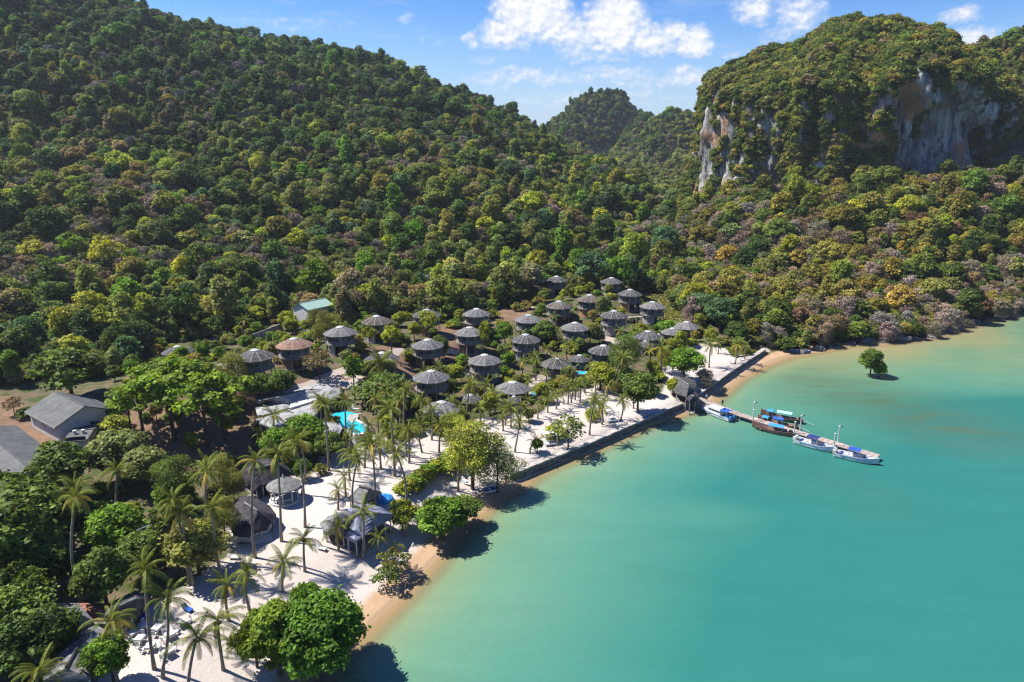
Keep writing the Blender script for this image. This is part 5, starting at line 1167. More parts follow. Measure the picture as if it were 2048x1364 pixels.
for sy in (-.8, .8):
    mb.box((PL * .64, sy, .84), (PL * .72, .16, .2)); mb.box((PL * .14, sy, 1.36), (PL * .285, .16, .2), ry=.95 / (PL * .28))
mb.build('bearer', M_DECKW, pier)
for k in range(12):
    for sy in (-.75, .75): MB().tube([(PL * (k + .5) / 12, sy, -3.2), (PL * (k + .5) / 12, sy, .8)], .13, 6).build('pile', M_POST, pier)
for (bx, by, lab) in [(1498, 846, 'short mooring pole, seaward side of the gatehouse speedboat'), (1506, 834, 'tall pier lamp pole nearest the gatehouse'), (1594, 864, 'short mooring pole beside the longtail sterns'), (1600, 862, 'tall pier lamp pole beside the longtail boats'), (1667, 892, 'short mooring pole between the two open speedboats'), (1675, 885, 'tall pier lamp pole nearest the sea end')]:
    p = on_z(bx, by, .9); s = (p - PA) @ pu; side = -1.12 if 'short' in lab else 1.12; q = PA + pu * s + pn * side; tall = 'tall' in lab; r_ = thing('lamp_pole' if tall else 'mooring_pole', (q[0], q[1], 0), lab, 'pole', 'poles along the pier')
    ht = 4.4 if tall else 3.5; MB().tube([(0, 0, -3), (0, 0, ht)], .13, 8).build('shaft', M_STEEL, r_); MB().lathe([(.2, ht - .06), (.2, ht + .08), (.02, ht + .2)], 8).build('cap', M_WHITE, r_)
    if tall: MB().box((.25, 0, ht + .05), (.6, .08, .08)).build('arm', M_BLACK, r_); MB().box((.5, 0, ht - .02), (.3, .2, .1)).build('lamp_head', M_BLACK, r_)

# ---- boats
def hull_mesh(L, B, D, sheer_bow, sheer_st, mat, n=18, tr=.8, bow_pow=2.0, keel=.35, thick=.07, inner=None, rock=0.0):
    """open hull: outer skin, gunwale, inside and sole; x forward"""
    mb = MB(); vs = []; m = 5
    for i in range(n + 1):
        f = i / n; x = -L / 2 + L * f; wd = B / 2 * (1 - max(0, (f - .45) / .55) ** bow_pow) * (tr + (1 - tr) * min(1, f / .35)); wd = max(wd, .03)
        zs = D + sheer_st * (1 - f) ** 2.5 * 1.0 + sheer_bow * f ** 3.2; zk = -keel * (1 - max(0, (f - .7) / .3) ** 2) + rock * max(0, (f - .6) / .4) ** 2
        x2 = x + (sheer_bow * .25 if f > .9 else 0) * (f - .9) * 10
        for (wy, wz) in ((0, 0), (.62, .10), (.92, .45), (1.0, 1.0)): vs.append((x2, wd * wy, zk + (zs - zk) * wz))
        vs.append((x2, max(wd - thick, .01), zs)); vs.append((x2, max(wd - thick, .01) * .85, zk + (zs - zk) * .38)); vs.append((x2, 0, zk + (zs - zk) * .36))
    c = 7; fs = []
    for i in range(n):
        for k in range(6): fs.append((i * c + k, (i + 1) * c + k, (i + 1) * c + k + 1, i * c + k + 1))
    st = list(range(4)); fs.append((0, 1, 2, 3)); fs.append((3, 4, 5, 6))
    b = len(vs); allv = vs + [(x, -y, z) for x, y, z in vs]; allf = fs + [tuple(b + i for i in f[::-1]) for f in fs]
    mb.add(allv, allf); me = mb.mesh('hull', mat)
    if inner:
        me.materials.append(inner); per = 6 * n + 2
        for j, p in enumerate(me.polygons):
            jj = j % per
            if jj < 6 * n and jj % 6 >= 3: p.material_index = 1
    return me
def heading(a, b): d = b - a; return math.atan2(d[1], d[0])
def canopy(root, x, z, lx, ly, mat, posts=M_STEEL, base=.5, curve=.18):
    mb = MB(); vs = []
    for i in range(3):
        for j in range(7): y = -ly / 2 + ly * j / 6; vs.append((x - lx / 2 + lx * i / 2, y, z + curve * (1 - (2 * y / ly) ** 2)))
    n = len(vs); vs += [(a, b, c - .05) for a, b, c in vs]; fs = [(i * 7 + j, (i + 1) * 7 + j, (i + 1) * 7 + j + 1, i * 7 + j + 1) for i in range(2) for j in range(6)]; fs += [tuple(n + q for q in f[::-1]) for f in fs]
    per = [0, 1, 2, 3, 4, 5, 6, 13, 20, 19, 18, 17, 16, 15, 14, 7]; fs += [(per[i], per[(i + 1) % 16], n + per[(i + 1) % 16], n + per[i]) for i in range(16)]
    mb.add(vs, fs); mb.build('canopy', mat, root)
    for sx in (-1, 1):
        for sy in (-1, 1): MB().tube([(x + sx * lx * .46, sy * ly * .46, base), (x + sx * lx * .46, sy * ly * .46, z)], .035, 5).build('canopy_pole', posts, root)
def longtail(a, b, label, can, rank, red=True, extra=None):
    """a: bow point, b: stern point (photo points at the gunwale)"""
    A, B_ = on_z(*a, .9), on_z(*b, .7); c = (A + B_) / 2; L = np.linalg.norm((A - B_)[:2]); root = thing('longtail_boat', (c[0], c[1], .12), label, 'boat', 'longtail boats', heading(B_, A)); lm(rank, c)
    obj('hull', hull_mesh(L, 1.75, .62, 1.25, .35, M_BOATW, tr=.62, inner=M_BOATI, keel=.32, rock=.35), root)
    for k in range(5): MB().box((-L * .30 + k * L * .15, 0, .42), (.28, 1.35, .06)).build('thwart', M_BOATI, root)
    MB().box((L * .36, 0, .72), (L * .16, .62, .05)).build('bow_deck', M_BOATI, root)
    for (x, lx, mt, zz) in can: canopy(root, x * L, zz, lx * L, 1.65, mt, base=.5)
    MB().box((-L * .42, 0, 1.0), (.75, .42, .5)).build('engine', M_BLACK, root); MB().tube([(-L * .42, 0, .95), (-L * .5 - 2.2, .5, .25)], .05, 5).build('propeller_shaft', M_STEEL, root)
    if red:
        mb = MB(); mb.tube([(L * .475, 0, 1.25), (L * .49, 0, 1.75)], [.17, .13], 8); mb.build('bow_ribbon', M_RED, root)
    return root
longtail((1507, 850), (1588, 868), 'longtail boat with one long sky blue canopy, nearest the open water', [(-.06, .36, M_SKYC, 1.75)], 'the front longtail boat')
longtail((1518, 838), (1598, 855), 'middle longtail boat with royal blue canopy and sky blue bow cover', [(.02, .26, M_BLUEC, 1.8), (.34, .16, M_SKYC, 1.6)], 'the middle longtail boat')
longtail((1524, 826), (1607, 842), 'farthest longtail boat with pale cyan canopy and blue bow cover', [(-.04, .36, M_CYANC, 1.85), (.30, .15, M_SKYC, 1.75)], 'the farthest longtail boat', red=False)
def speedboat(st, bw, label, rank, can_m, cabin=False):
    S_0, B_0 = on_z(*st, .6), on_z(*bw, .9); c = (S_0 + B_0) / 2; L = np.linalg.norm((B_0 - S_0)[:2]); root = thing('speedboat', (c[0], c[1], .1), label, 'boat', 'white speedboats', heading(S_0, B_0)); lm(rank, c)
    obj('hull', hull_mesh(L, 2.5, .85, .55, 0, M_GEL, tr=.92, keel=.4, bow_pow=2.4, rock=.3), root)
    MB().box((0, 1.22, .68), (L * .72, .05, .10)).build('stripe', M_BLUEP, root); MB().box((0, -1.22, .68), (L * .72, .05, .10)).build('stripe', M_BLUEP, root)
    for sy in (-.55, .55):
        e = MB(); e.box((-L * .5 - .15, sy, .95), (.55, .42, .6)); e.box((-L * .5 - .2, sy, .35), (.22, .16, .9)); e.build('outboard_engine', M_WHITE if not cabin else M_BLUEP, root)
    if cabin:
        mb = MB(); prof = [(-.22, .0), (-.20, 1.25), (.20, 1.25), (.36, .45), (.40, .0)]; vs = []
        for sy, k in ((-1, 1), (1, 1)): vs += [(x * L, sy * (1.05 - .16 * z / 1.25), .75 + z) for x, z in prof]
        mb.add(vs, [(0, 1, 6, 5), (1, 2, 7, 6), (2, 3, 8, 7), (3, 4, 9, 8), (0, 4, 3, 2, 1), (5, 6, 7, 8, 9)]); mb.build('cabin', M_GEL, root)
        for sy in (-1, 1):
            for k in range(4): MB().box((-L * .15 + k * L * .095, sy * .985, 1.45), (L * .08, .08, .36)).build('window', M_DARK, root)
        canopy(root, -L * .31, 2.05, L * .24, 2.2, can_m, base=.85); MB().box((-L * .40, 0, .7), (L * .14, 1.8, .28)).build('seat', M_BLUEP, root)
        MB().lathe([(.02, 2.75), (.3, 2.68), (.34, 2.5), (.2, 2.4)], 10, c=(-L * .24, .3, 0)).build('radar_dome', M_WHITE, root)
    else:
        canopy(root, -L * .06, 2.15, L * .28, 1.9, can_m, base=.8); MB().box((-L * .05, 0, .95), (.7, .8, .75)).build('console', M_GEL, root); MB().box((.05 * L, 0, 1.45), (.06, .7, .35), ry=-.3).build('windscreen', M_GLASS, root)
        for k in range(3): MB().box((-L * .36 + k * .95, 0, .72), (.5, 1.5, .22)).build('seat', M_GEL if k else M_NAVY, root)
        MB().box((L * .20, .35, .72), (.8, .5, .16)).build('cushion', M_NAVY, root); MB().box((L * .20, -.35, .72), (.8, .5, .16)).build('cushion', M_BLUEC, root)
        MB().tube([(L * .22, .8, 1.2), (L * .42, .35, 1.5), (L * .49, 0, 1.6), (L * .42, -.35, 1.5), (L * .22, -.8, 1.2)], .03, 5).build('bow_rail', M_STEEL, root)
    return root
speedboat((1463, 838), (1404, 813), 'white cabin speedboat with royal blue stern awning beside the gatehouse', 'the cabin speedboat', M_BLUEC, True)
speedboat((1592, 879), (1670, 898), 'open white speedboat with navy canopy, middle of the pier', 'the middle open speedboat', M_NAVY)
speedboat((1671, 905), (1757, 922), 'open white speedboat with blue canopy, farthest out on the pier', 'the farthest speedboat', M_BLUEC)
p = on_z(1601, 704, .2); r_ = thing('rowing_boat', (p[0], p[1], .15), 'small blue and white boat beached by the far rocks', 'boat', rz=R(-14)); obj('hull', hull_mesh(5.6, 1.7, .55, .3, 0, M_BLUEP, tr=.9, inner=M_GEL, keel=.2), r_); MB().box((-.2, 0, .42), (3.4, 1.3, .12)).build('cover', M_CONC, r_); MB().box((1.2, 0, .5), (.3, 1.2, .08)).build('thwart', M_WHITE, r_); lm('the beached boat', p)

# ---- people
def person(p, rz, label, top_m, leg_m):
    """one continuous body grown round a skeleton"""
    J = dict(pel=(0, 0, .95), ch=(0, .02, 1.32), nk=(0, .02, 1.48), hd=(0, .05, 1.6), ht=(0, .05, 1.74), hl=(.1, 0, .9), kl=(.12, .06, .5), al=(.12, -.03, .09), tl=(.13, .14, .04), hr=(-.1, 0, .9), kr=(-.13, .12, .5), ar=(-.15, .1, .09), tr=(-.15, .26, .04),
             sl=(.19, .01, 1.42), el=(.26, -.02, 1.14), wl=(.27, .1, .9), fl=(.27, .15, .80), sr=(-.19, .01, 1.42), er=(-.26, .02, 1.14), wr=(-.25, .16, .93), fr=(-.24, .22, .85))
    E = [('pel', 'ch'), ('ch', 'nk'), ('nk', 'hd'), ('hd', 'ht'), ('pel', 'hl'), ('hl', 'kl'), ('kl', 'al'), ('al', 'tl'), ('pel', 'hr'), ('hr', 'kr'), ('kr', 'ar'), ('ar', 'tr'), ('ch', 'sl'), ('sl', 'el'), ('el', 'wl'), ('wl', 'fl'), ('ch', 'sr'), ('sr', 'er'), ('er', 'wr'), ('wr', 'fr')]
    rad = dict(pel=.15, ch=.155, nk=.062, hd=.105, ht=.085, hl=.098, kl=.062, al=.045, tl=.04, hr=.098, kr=.062, ar=.045, tr=.04, sl=.062, el=.046, wl=.034, fl=.036, sr=.062, er=.046, wr=.034, fr=.036)
    ks = list(J); me = bpy.data.meshes.new('body'); me.from_pydata([J[k] for k in ks], [(ks.index(a), ks.index(b)) for a, b in E], [])
    o = bpy.data.objects.new('person', me); COL.objects.link(o); o.modifiers.new('skin', 'SKIN'); sd = o.modifiers.new('sub', 'SUBSURF'); sd.levels = 1; sd.render_levels = 1
    for k, v_ in zip(ks, me.skin_vertices[0].data): v_.radius = (rad[k], rad[k]); v_.use_root = (k == 'pel')
    dg = bpy.context.evaluated_depsgraph_get(); m2 = bpy.data.meshes.new_from_object(o.evaluated_get(dg)); o.modifiers.clear(); o.data = m2; m2.materials.clear()
    for m__ in (M_SKIN, top_m, leg_m, M_BLACK): m2.materials.append(m__)
    for f in m2.polygons:
        z, x = f.center.z, abs(f.center.x); f.material_index = 3 if z > 1.70 or z < .07 else (0 if z > 1.47 or (x > .2 and z < 1.2 and z > .7) or z < .25 else (1 if z > .92 else 2)); f.use_smooth = True
    o.location = [float(q) for q in p]; o.rotation_euler = (0, 0, rz); return tag(o, label, 'person')
for (s, off, lab, tm) in [(2.6, .3, 'person in white shirt standing on the pier gangway', M_CLOTHW), (6.6, .55, 'person in dark clothes standing on the pier by the cabin boat', M_CLOTHD)]:
    q = PA + pu * s + pn * off; person((q[0], q[1], 2.02 - .95 * min(1, s / (PL * .28))), R(200), lab, tm, M_CLOTHD)

# ---- beach furniture
TTOP = MB().box((0, 0, .74), (.95, .95, .05)).mesh('top', M_WHITE); TCLOTH = MB().prism([(-.49, -.49), (.49, -.49), (.49, .49), (-.49, .49)], .5, .712).mesh('cloth', M_WHITE); TLEG = MB().box((0, 0, .36), (.07, .07, .74)).mesh('leg', M_WHITE)
CSEAT = MB().box((0, 0, .45), (.45, .45, .06)).mesh('seat', M_WHITE); CBACK = MB().box((-.21, 0, .72), (.05, .45, .5)).mesh('backrest', M_WHITE); CLEG = MB().box((0, 0, .2), (.045, .045, .46)).mesh('leg', M_WHITE)
for (px, py) in [(268, 1273), (281, 1285), (301, 1301), (315, 1264), (341, 1277), (338, 1311), (292, 1258), (366, 1253)]:
    p = on_ground(px, py); rz = rnd.uniform(0, 1.5); r_ = thing('dining_table', p, None, 'table', 'white dining tables on the sand', rz); obj('top', TTOP, r_); obj('cloth', TCLOTH, r_)
    for sx in (-.4, .4):
        for sy in (-.4, .4): o = obj('leg', TLEG, r_); o.location = (sx, sy, 0)
    PEND.append((r_, 'white square dining table on the sand', p[0], p[1]))
    for k in range(3):
        a = rz + k * math.pi / 2 + .3; q = p + np.array([math.cos(a), math.sin(a), 0]) * .85; ch = thing('chair', (q[0], q[1], gz(q[0], q[1])), None, 'chair', 'white chairs at the dining tables', a + math.pi); obj('seat', CSEAT, ch); obj('backrest', CBACK, ch)
        for sx in (-.18, .18):
            for sy in (-.18, .18): o = obj('leg', CLEG, ch); o.location = (sx, sy, 0)
        PEND.append((ch, 'white chair at a dining table', q[0], q[1]))
BB = (MB().box((0, 0, .32), (1.25, .62, .09)).mesh('bed', M_BLUEC), MB().box((-.78, 0, .5), (.66, .62, .08), ry=.55).mesh('backrest', M_BLUEC))
for (px, py) in [(253, 1260), (288, 1239), (377, 1222)]: p = on_ground(px, py); lounger(p, R(-30), 'blue padded sun lounger in the shade', BB)
for (px, py) in [(1464, 727), (1478, 733), (1480, 713), (1486, 722), (1494, 726), (930, 964), (936, 970), (908, 975), (1150, 845), (1154, 856), (645, 1100), (500, 1132), (470, 1118)]: p = on_ground(px, py); lounger(p, R(rnd.uniform(-60, 20)), 'white sun lounger on the sand')
for (px, py, lab) in [(1222, 842, 'white framed beach cabana on the sand above the sea wall'), (1098, 889, 'white framed beach cabana behind the sparse grey-green tree')]:
    p = on_ground(px, py); r_ = thing('beach_cabana', p, lab, 'cabana', None, R(20))
    for sx in (-1.2, 1.2):
        for sy in (-1.2, 1.2): MB().tube([(sx, sy, -.2), (sx, sy, 2.3)], .06, 5).build('post', M_WHITE, r_)
    for s_ in (-1.2, 1.2): MB().box((s_, 0, 2.33), (.1, 2.5, .1)).build('beam', M_STEEL, r_); MB().box((0, s_, 2.33), (2.3, .1, .1)).build('beam', M_STEEL, r_)
    MB().box((0, 0, .38), (2.0, 1.9, .3)).build('day_bed', M_WHITE, r_); MB().box((0, .5, 2.36), (2.2, 1.2, .04)).build('canopy', M_WHITE, r_); lm('a beach cabana' if 'above' in lab else 'the cabana by the sparse tree', p)
p = on_ground(982, 984); r_ = thing('inflatable_boat', (p[0], p[1], p[2] + .2), 'small blue and white inflatable boat under the shore trees', 'boat', None, .4); obj('hull', hull_mesh(2.6, 1.5, .45, .1, 0, M_GEL, tr=.95, inner=M_BLUEC, keel=.12, bow_pow=3), r_); MB().box((-.2, 0, .38), (.3, 1.2, .1)).build('thwart', M_WHITE, r_)
p = on_ground(766, 1000); r_ = thing('tarpaulin_heap', p, 'bright blue tarpaulin heap under the beach bar eave', 'tarpaulin'); mb = MB(); mb.lathe([(1.5, -.1), (1.25, .5), (.8, .85), (.3, 1.05), (.02, 1.0)], 9); o = mb.build('sheet', M_SKYC, r_)
for v_ in o.data.vertices: v_.co.x *= 1.3; v_.co += Vector((math.sin(v_.index * 2.1) * .12, math.cos(v_.index * 1.7) * .12, math.sin(v_.index * 3.3) * .06))
# ---- rocks by the far shore
def rock(p, s, lab):
    bm = bmesh.new(); bmesh.ops.create_icosphere(bm, subdivisions=3, radius=1); off = Vector((rnd.uniform(0, 50), rnd.uniform(0, 50), 0))
    for v_ in bm.verts: f = 1 + .45 * (mnoise.fractal(v_.co * 1.1 + off, 1.0, 2.0, 4)) ; v_.co = Vector((v_.co.x * s[0] * f, v_.co.y * s[1] * f, v_.co.z * s[2] * f))
    me = bpy.data.meshes.new('rock'); bm.to_mesh(me); bm.free(); me.materials.append(M_ROCK); o = obj('rock', me); o.location = [float(q) for q in p]; tag(o, lab, 'rock', 'rocks at the water line'); return o
for (px, py, s, lab) in [(1733, 684, (3.0, 1.6, 1.5), 'flat grey rock at the water line, left of the larger boulder'), (1795, 679, (4.2, 2.2, 2.2), 'largest grey boulder at the water line below the bare trees')]: p = on_z(px, py, .2); rock(p, s, lab); lm('the ' + ('large boulder' if 'largest' in lab else 'flat rock'), p)
for k in range(16):
    f = k / 15; a = WL_px[22:31]; i = min(int(f * 8), 7); g_ = f * 8 - i; px, py = a[i][0] + (a[i + 1][0] - a[i][0]) * g_, a[i][1] + (a[i + 1][1] - a[i][1]) * g_; p = on_z(px + rnd.uniform(-8, 8), py - rnd.uniform(1, 5), .1); s = rnd.uniform(.6, 1.6); o = rock(p, (s * 1.4, s, s * .8), None); PEND.append((o, 'small dark shore rock', p[0], p[1]))
# ------------------------------------------------------------------ garden trees and palms
def gtree(kind, px, py_base, py_top, tint, desc, label=None, wide=1.0, variant=None, cat='tree', name=None):
    """base on the ground below a point of the photo, height read from the photo"""
    p = on_ground(px, py_base); d = px_dir(px, py_top); t = p[1] / d[1]; ztop = CAM_H + d[2] * t; h = max(ztop - p[2], .8)
    o = tree(kind, (p[0], p[1], p[2] - .1), h, tint, label, cat, 'garden trees and shrubs', name=name, wide=wide, variant=variant)
    if label is None: PEND.append((o, desc, p[0], p[1]))
    OCC.append((p[0], p[1], 2.0)); return o
OCC = [(x, y, 4.6) for x, y in HUT_POS]
gtree('glossy', 640, 1362, 1185, (.085, .165, .018), None, 'big glossy green tree leaning over the beach at the bottom edge', 1.1, 0)
gtree('glossy', 560, 1350, 1195, (.14, .20, .02), None, 'left crown of the glossy green beach trees, yellower leaves', 1.0, 1)
gtree('garden', 515, 1335, 1235, (.17, .22, .022), None, 'low yellowish crown at the left foot of the glossy beach trees', .95, 0)
gtree('garden', 690, 1312, 1196, 'bright', None, 'right hand crown of the glossy beach trees, nearest the water', .9, 3)
gtree('garden', 618, 1262, 1160, (.10, .18, .02), None, 'upper crown behind the glossy beach trees', .8, 2)
gtree('garden', 887, 1080, 992, 'bright', None, 'leafy green shore tree overhanging the golden sand', 1.35, 2)
gtree('garden', 930, 1052, 990, 'green', None, 'outer leafy shore tree beside the small beach hut', 1.3, 3)
gtree('sparse', 790, 1150, 1090, 'olive', None, 'low sparse tree with exposed roots leaning over the beach', 1.3, 0)
gtree('sparse', 775, 1175, 1130, 'green', None, 'lower half of the leaning shore tree, near the water', 1.5, 1)
gtree('feather', 945, 978, 830, (.29, .31, .045), None, 'tall feathery yellow green tree in the middle of the beach', 1.2, 0)
gtree('feather', 995, 985, 886, 'pale', None, 'smaller feathery tree at the end of the sea wall', 1.15, 1)
gtree('feather', 905, 900, 815, (.27, .30, .045), None, 'feathery light green tree behind the tallest feathery one', 1.1, 2)
gtree('garden', 1275, 826, 738, 'green', None, 'round dark green tree standing just behind the sea wall', 1.12, 3)
gtree('garden', 1367, 762, 692, 'bright', None, 'dense bright green tree behind the jetty gatehouse', 1.2, 1)
gtree('feather', 1250, 752, 664, 'green', None, 'feathery mid green tree among the right hand huts', 1.05, 1)
gtree('garden', 1200, 778, 722, 'lime', None, 'yellow green tree between the feathery tree and the sand', 1.25, 2)
gtree('sparse', 1137, 898, 824, 'pale', None, 'sparse grey green tree on the sand beside the sea wall', 1.15, 1)
gtree('bare', 1408, 772, 735, 'grey', None, 'small leafless frangipani tree beside the jetty gatehouse', 1.3, 0, name='bare_tree')
gtree('clipped', 1109, 876, 850, 'lime', None, 'clipped round yellow green bush on the white sand', 1.3, 0, cat='shrub')
gtree('clipped', 1184, 838, 820, 'lime', None, 'small round yellow green bush behind the beach cabana', 1.2, 1, cat='shrub')
gtree('clipped', 1333, 664, 640, 'bright', None, 'clipped dome shaped bush beside the rightmost low hut', 1.2, 0, cat='shrub')
gtree('clipped', 765, 800, 752, 'green', None, 'large dark dome shaped bush right of the pool', 1.35, 1, cat='shrub')
gtree('round', 145, 800, 690, 'green', None, 'rounded blue green tree standing alone behind the white walled house', 1.4, 0)
for i, (px, b_, t_, w_) in enumerate([(350, 880, 722, 1.05), (290, 885, 765, 1.0), (415, 895, 742, 1.0), (450, 880, 800, .85), (335, 830, 715, .95), (262, 860, 785, .85)]): gtree('flame', px, b_, t_, (.16, .24, .02), 'spreading bright green layered tree', None, w_, i % 3)
for i, (px, b_, t_, tn, w_, kd) in enumerate([(60, 1130, 955, 'green', 1.3, 'garden'), (20, 1190, 1010, 'green', 1.25, 'garden'), (130, 1000, 880, 'green', 1.2, 'broad'), (240, 960, 855, 'pale', 1.4, 'garden'), (300, 980, 890, 'pale', 1.3, 'garden'), (360, 1010, 900, 'green', 1.2, 'feather'), (440, 970, 905, 'olive', 1.25, 'feather'),
        (180, 1090, 1000, 'dark', 1.2, 'broad'), (235, 1110, 1010, 'bright', 1.3, 'garden'), (215, 1215, 1095, 'green', 1.1, 'garden'), (290, 1150, 1060, 'green', 1.25, 'garden'), (400, 1150, 1040, 'olive', 1.2, 'garden'), (340, 1100, 1000, 'green', 1.0, 'airy'), (60, 1260, 1120, 'green', 1.0, 'airy'), (10, 1320, 1180, 'green', 1.3, 'garden'), (100, 1190, 1080, 'dark', 1.2, 'garden'),
        (35, 1364, 1240, 'dark', 1.15, 'garden'), (228, 1364, 1262, 'bright', 1.0, 'garden'), (610, 910, 826, 'bright', 1.2, 'garden'), (660, 920, 862, 'green', 1.2, 'garden'), (560, 930, 850, 'bright', 1.1, 'garden'), (20, 1080, 930, 'green', 1.1, 'broad'), (-20, 1130, 960, 'dark', 1.3, 'garden'),
        (470, 790, 700, 'olive', 1.0, 'feather'), (520, 800, 745, 'green', 1.3, 'garden'), (565, 800, 735, 'green', 1.1, 'garden'), (640, 760, 690, 'brown', 1.1, 'sparse'), (655, 700, 610, 'olive', .9, 'feather'), (710, 800, 705, 'bright', .8, 'airy'), (785, 720, 645, 'lime', .9, 'airy'), (858, 690, 615, 'lime', .9, 'airy'), (970, 720, 632, 'lime', .45, 'airy'), (740, 700, 648, 'lime', .9, 'airy'),
        (880, 720, 668, 'green', 1.1, 'garden'), (790, 830, 775, 'green', 1.2, 'garden'), (910, 770, 725, 'lime', 1.2, 'garden'), (900, 800, 755, 'green', 1.2, 'garden'), (1090, 690, 640, 'green', 1.2, 'garden'), (1010, 690, 640, 'bright', 1.0, 'garden'), (1180, 690, 640, 'olive', 1.0, 'garden'), (1200, 640, 590, 'pale', .8, 'garden'), (1420, 690, 655, 'lime', 1.1, 'garden'), (1440, 660, 590, 'blue', 1.2, 'garden'), (1400, 640, 580, 'blue', 1.3, 'garden'),
        (1470, 690, 640, 'dark', 1.2, 'garden'), (1330, 745, 690, 'lime', 1.0, 'feather'), (805, 1060, 998, 'lime', 1.2, 'garden'), (846, 1050, 1010, 'gold', 1.1, 'sparse'), (1075, 905, 875, 'bright', 1.1, 'garden'), (1345, 790, 755, 'lime', 1.2, 'garden'), (1230, 790, 760, 'olive', 1.0, 'feather'), (455, 870, 830, 'lime', 1.1, 'garden'), (610, 640, 590, 'dark', 1.0, 'garden'), (575, 660, 620, 'lime', 1.1, 'garden'),
        (700, 620, 560, 'brown', 1.1, 'bare'), (715, 640, 575, 'brown', 1.0, 'bare'), (452, 1088, 985, 'olive', .9, 'feather'), (468, 1000, 930, 'olive', 1.0, 'feather'), (600, 652, 606, 'green', 1.1, 'garden'), (632, 662, 612, 'olive', 1.0, 'feather'), (585, 668, 634, 'lime', 1.2, 'garden'), (655, 640, 590, 'green', 1.0, 'garden'), (105, 1335, 1215, 'dark', 1.0, 'garden'), (150, 830, 790, 'brown', 1.0, 'sparse'), (30, 830, 790, 'brown', 1.2, 'sparse')]):
    kn_ = dict(broad='broad leafy', airy='light airy', garden='leafy', feather='feathery', flame='layered', sparse='sparse', bare='leafless')[kd]; gtree(kd, px, b_, t_, tn, '%s %s garden tree' % (kn_, LBL[tn]), None, w_, None, name='bare_tree' if kd == 'bare' else None)
for i, (px, py) in enumerate([(815, 985), (832, 976), (848, 966), (862, 955), (878, 946), (893, 940), (908, 938)]):
    gtree('shrub', px, py, py - 26, 'lime' if i % 2 == 0 else 'bright', 'yellow green hedge shrub on the sand', None, 1.35, None, 'shrub')
# mangrove standing in the water
p = on_z(1740, 752, 0); d = px_dir(1740, 694); h_ = CAM_H + d[2] * p[1] / d[1]; o = tree('garden', (p[0], p[1], -.5), h_ + .5, 'green', 'lone round mangrove tree standing in the shallow sea', name='mangrove_tree', wide=.95, variant=2); lm('the lone mangrove', p)
tree('garden', (p[0] + 1.6, p[1] - 1.5, -.6), (h_ + .5) * .62, 'bright', 'lower lobe of the mangrove standing in the sea', name='mangrove_tree', wide=1.0, variant=0)

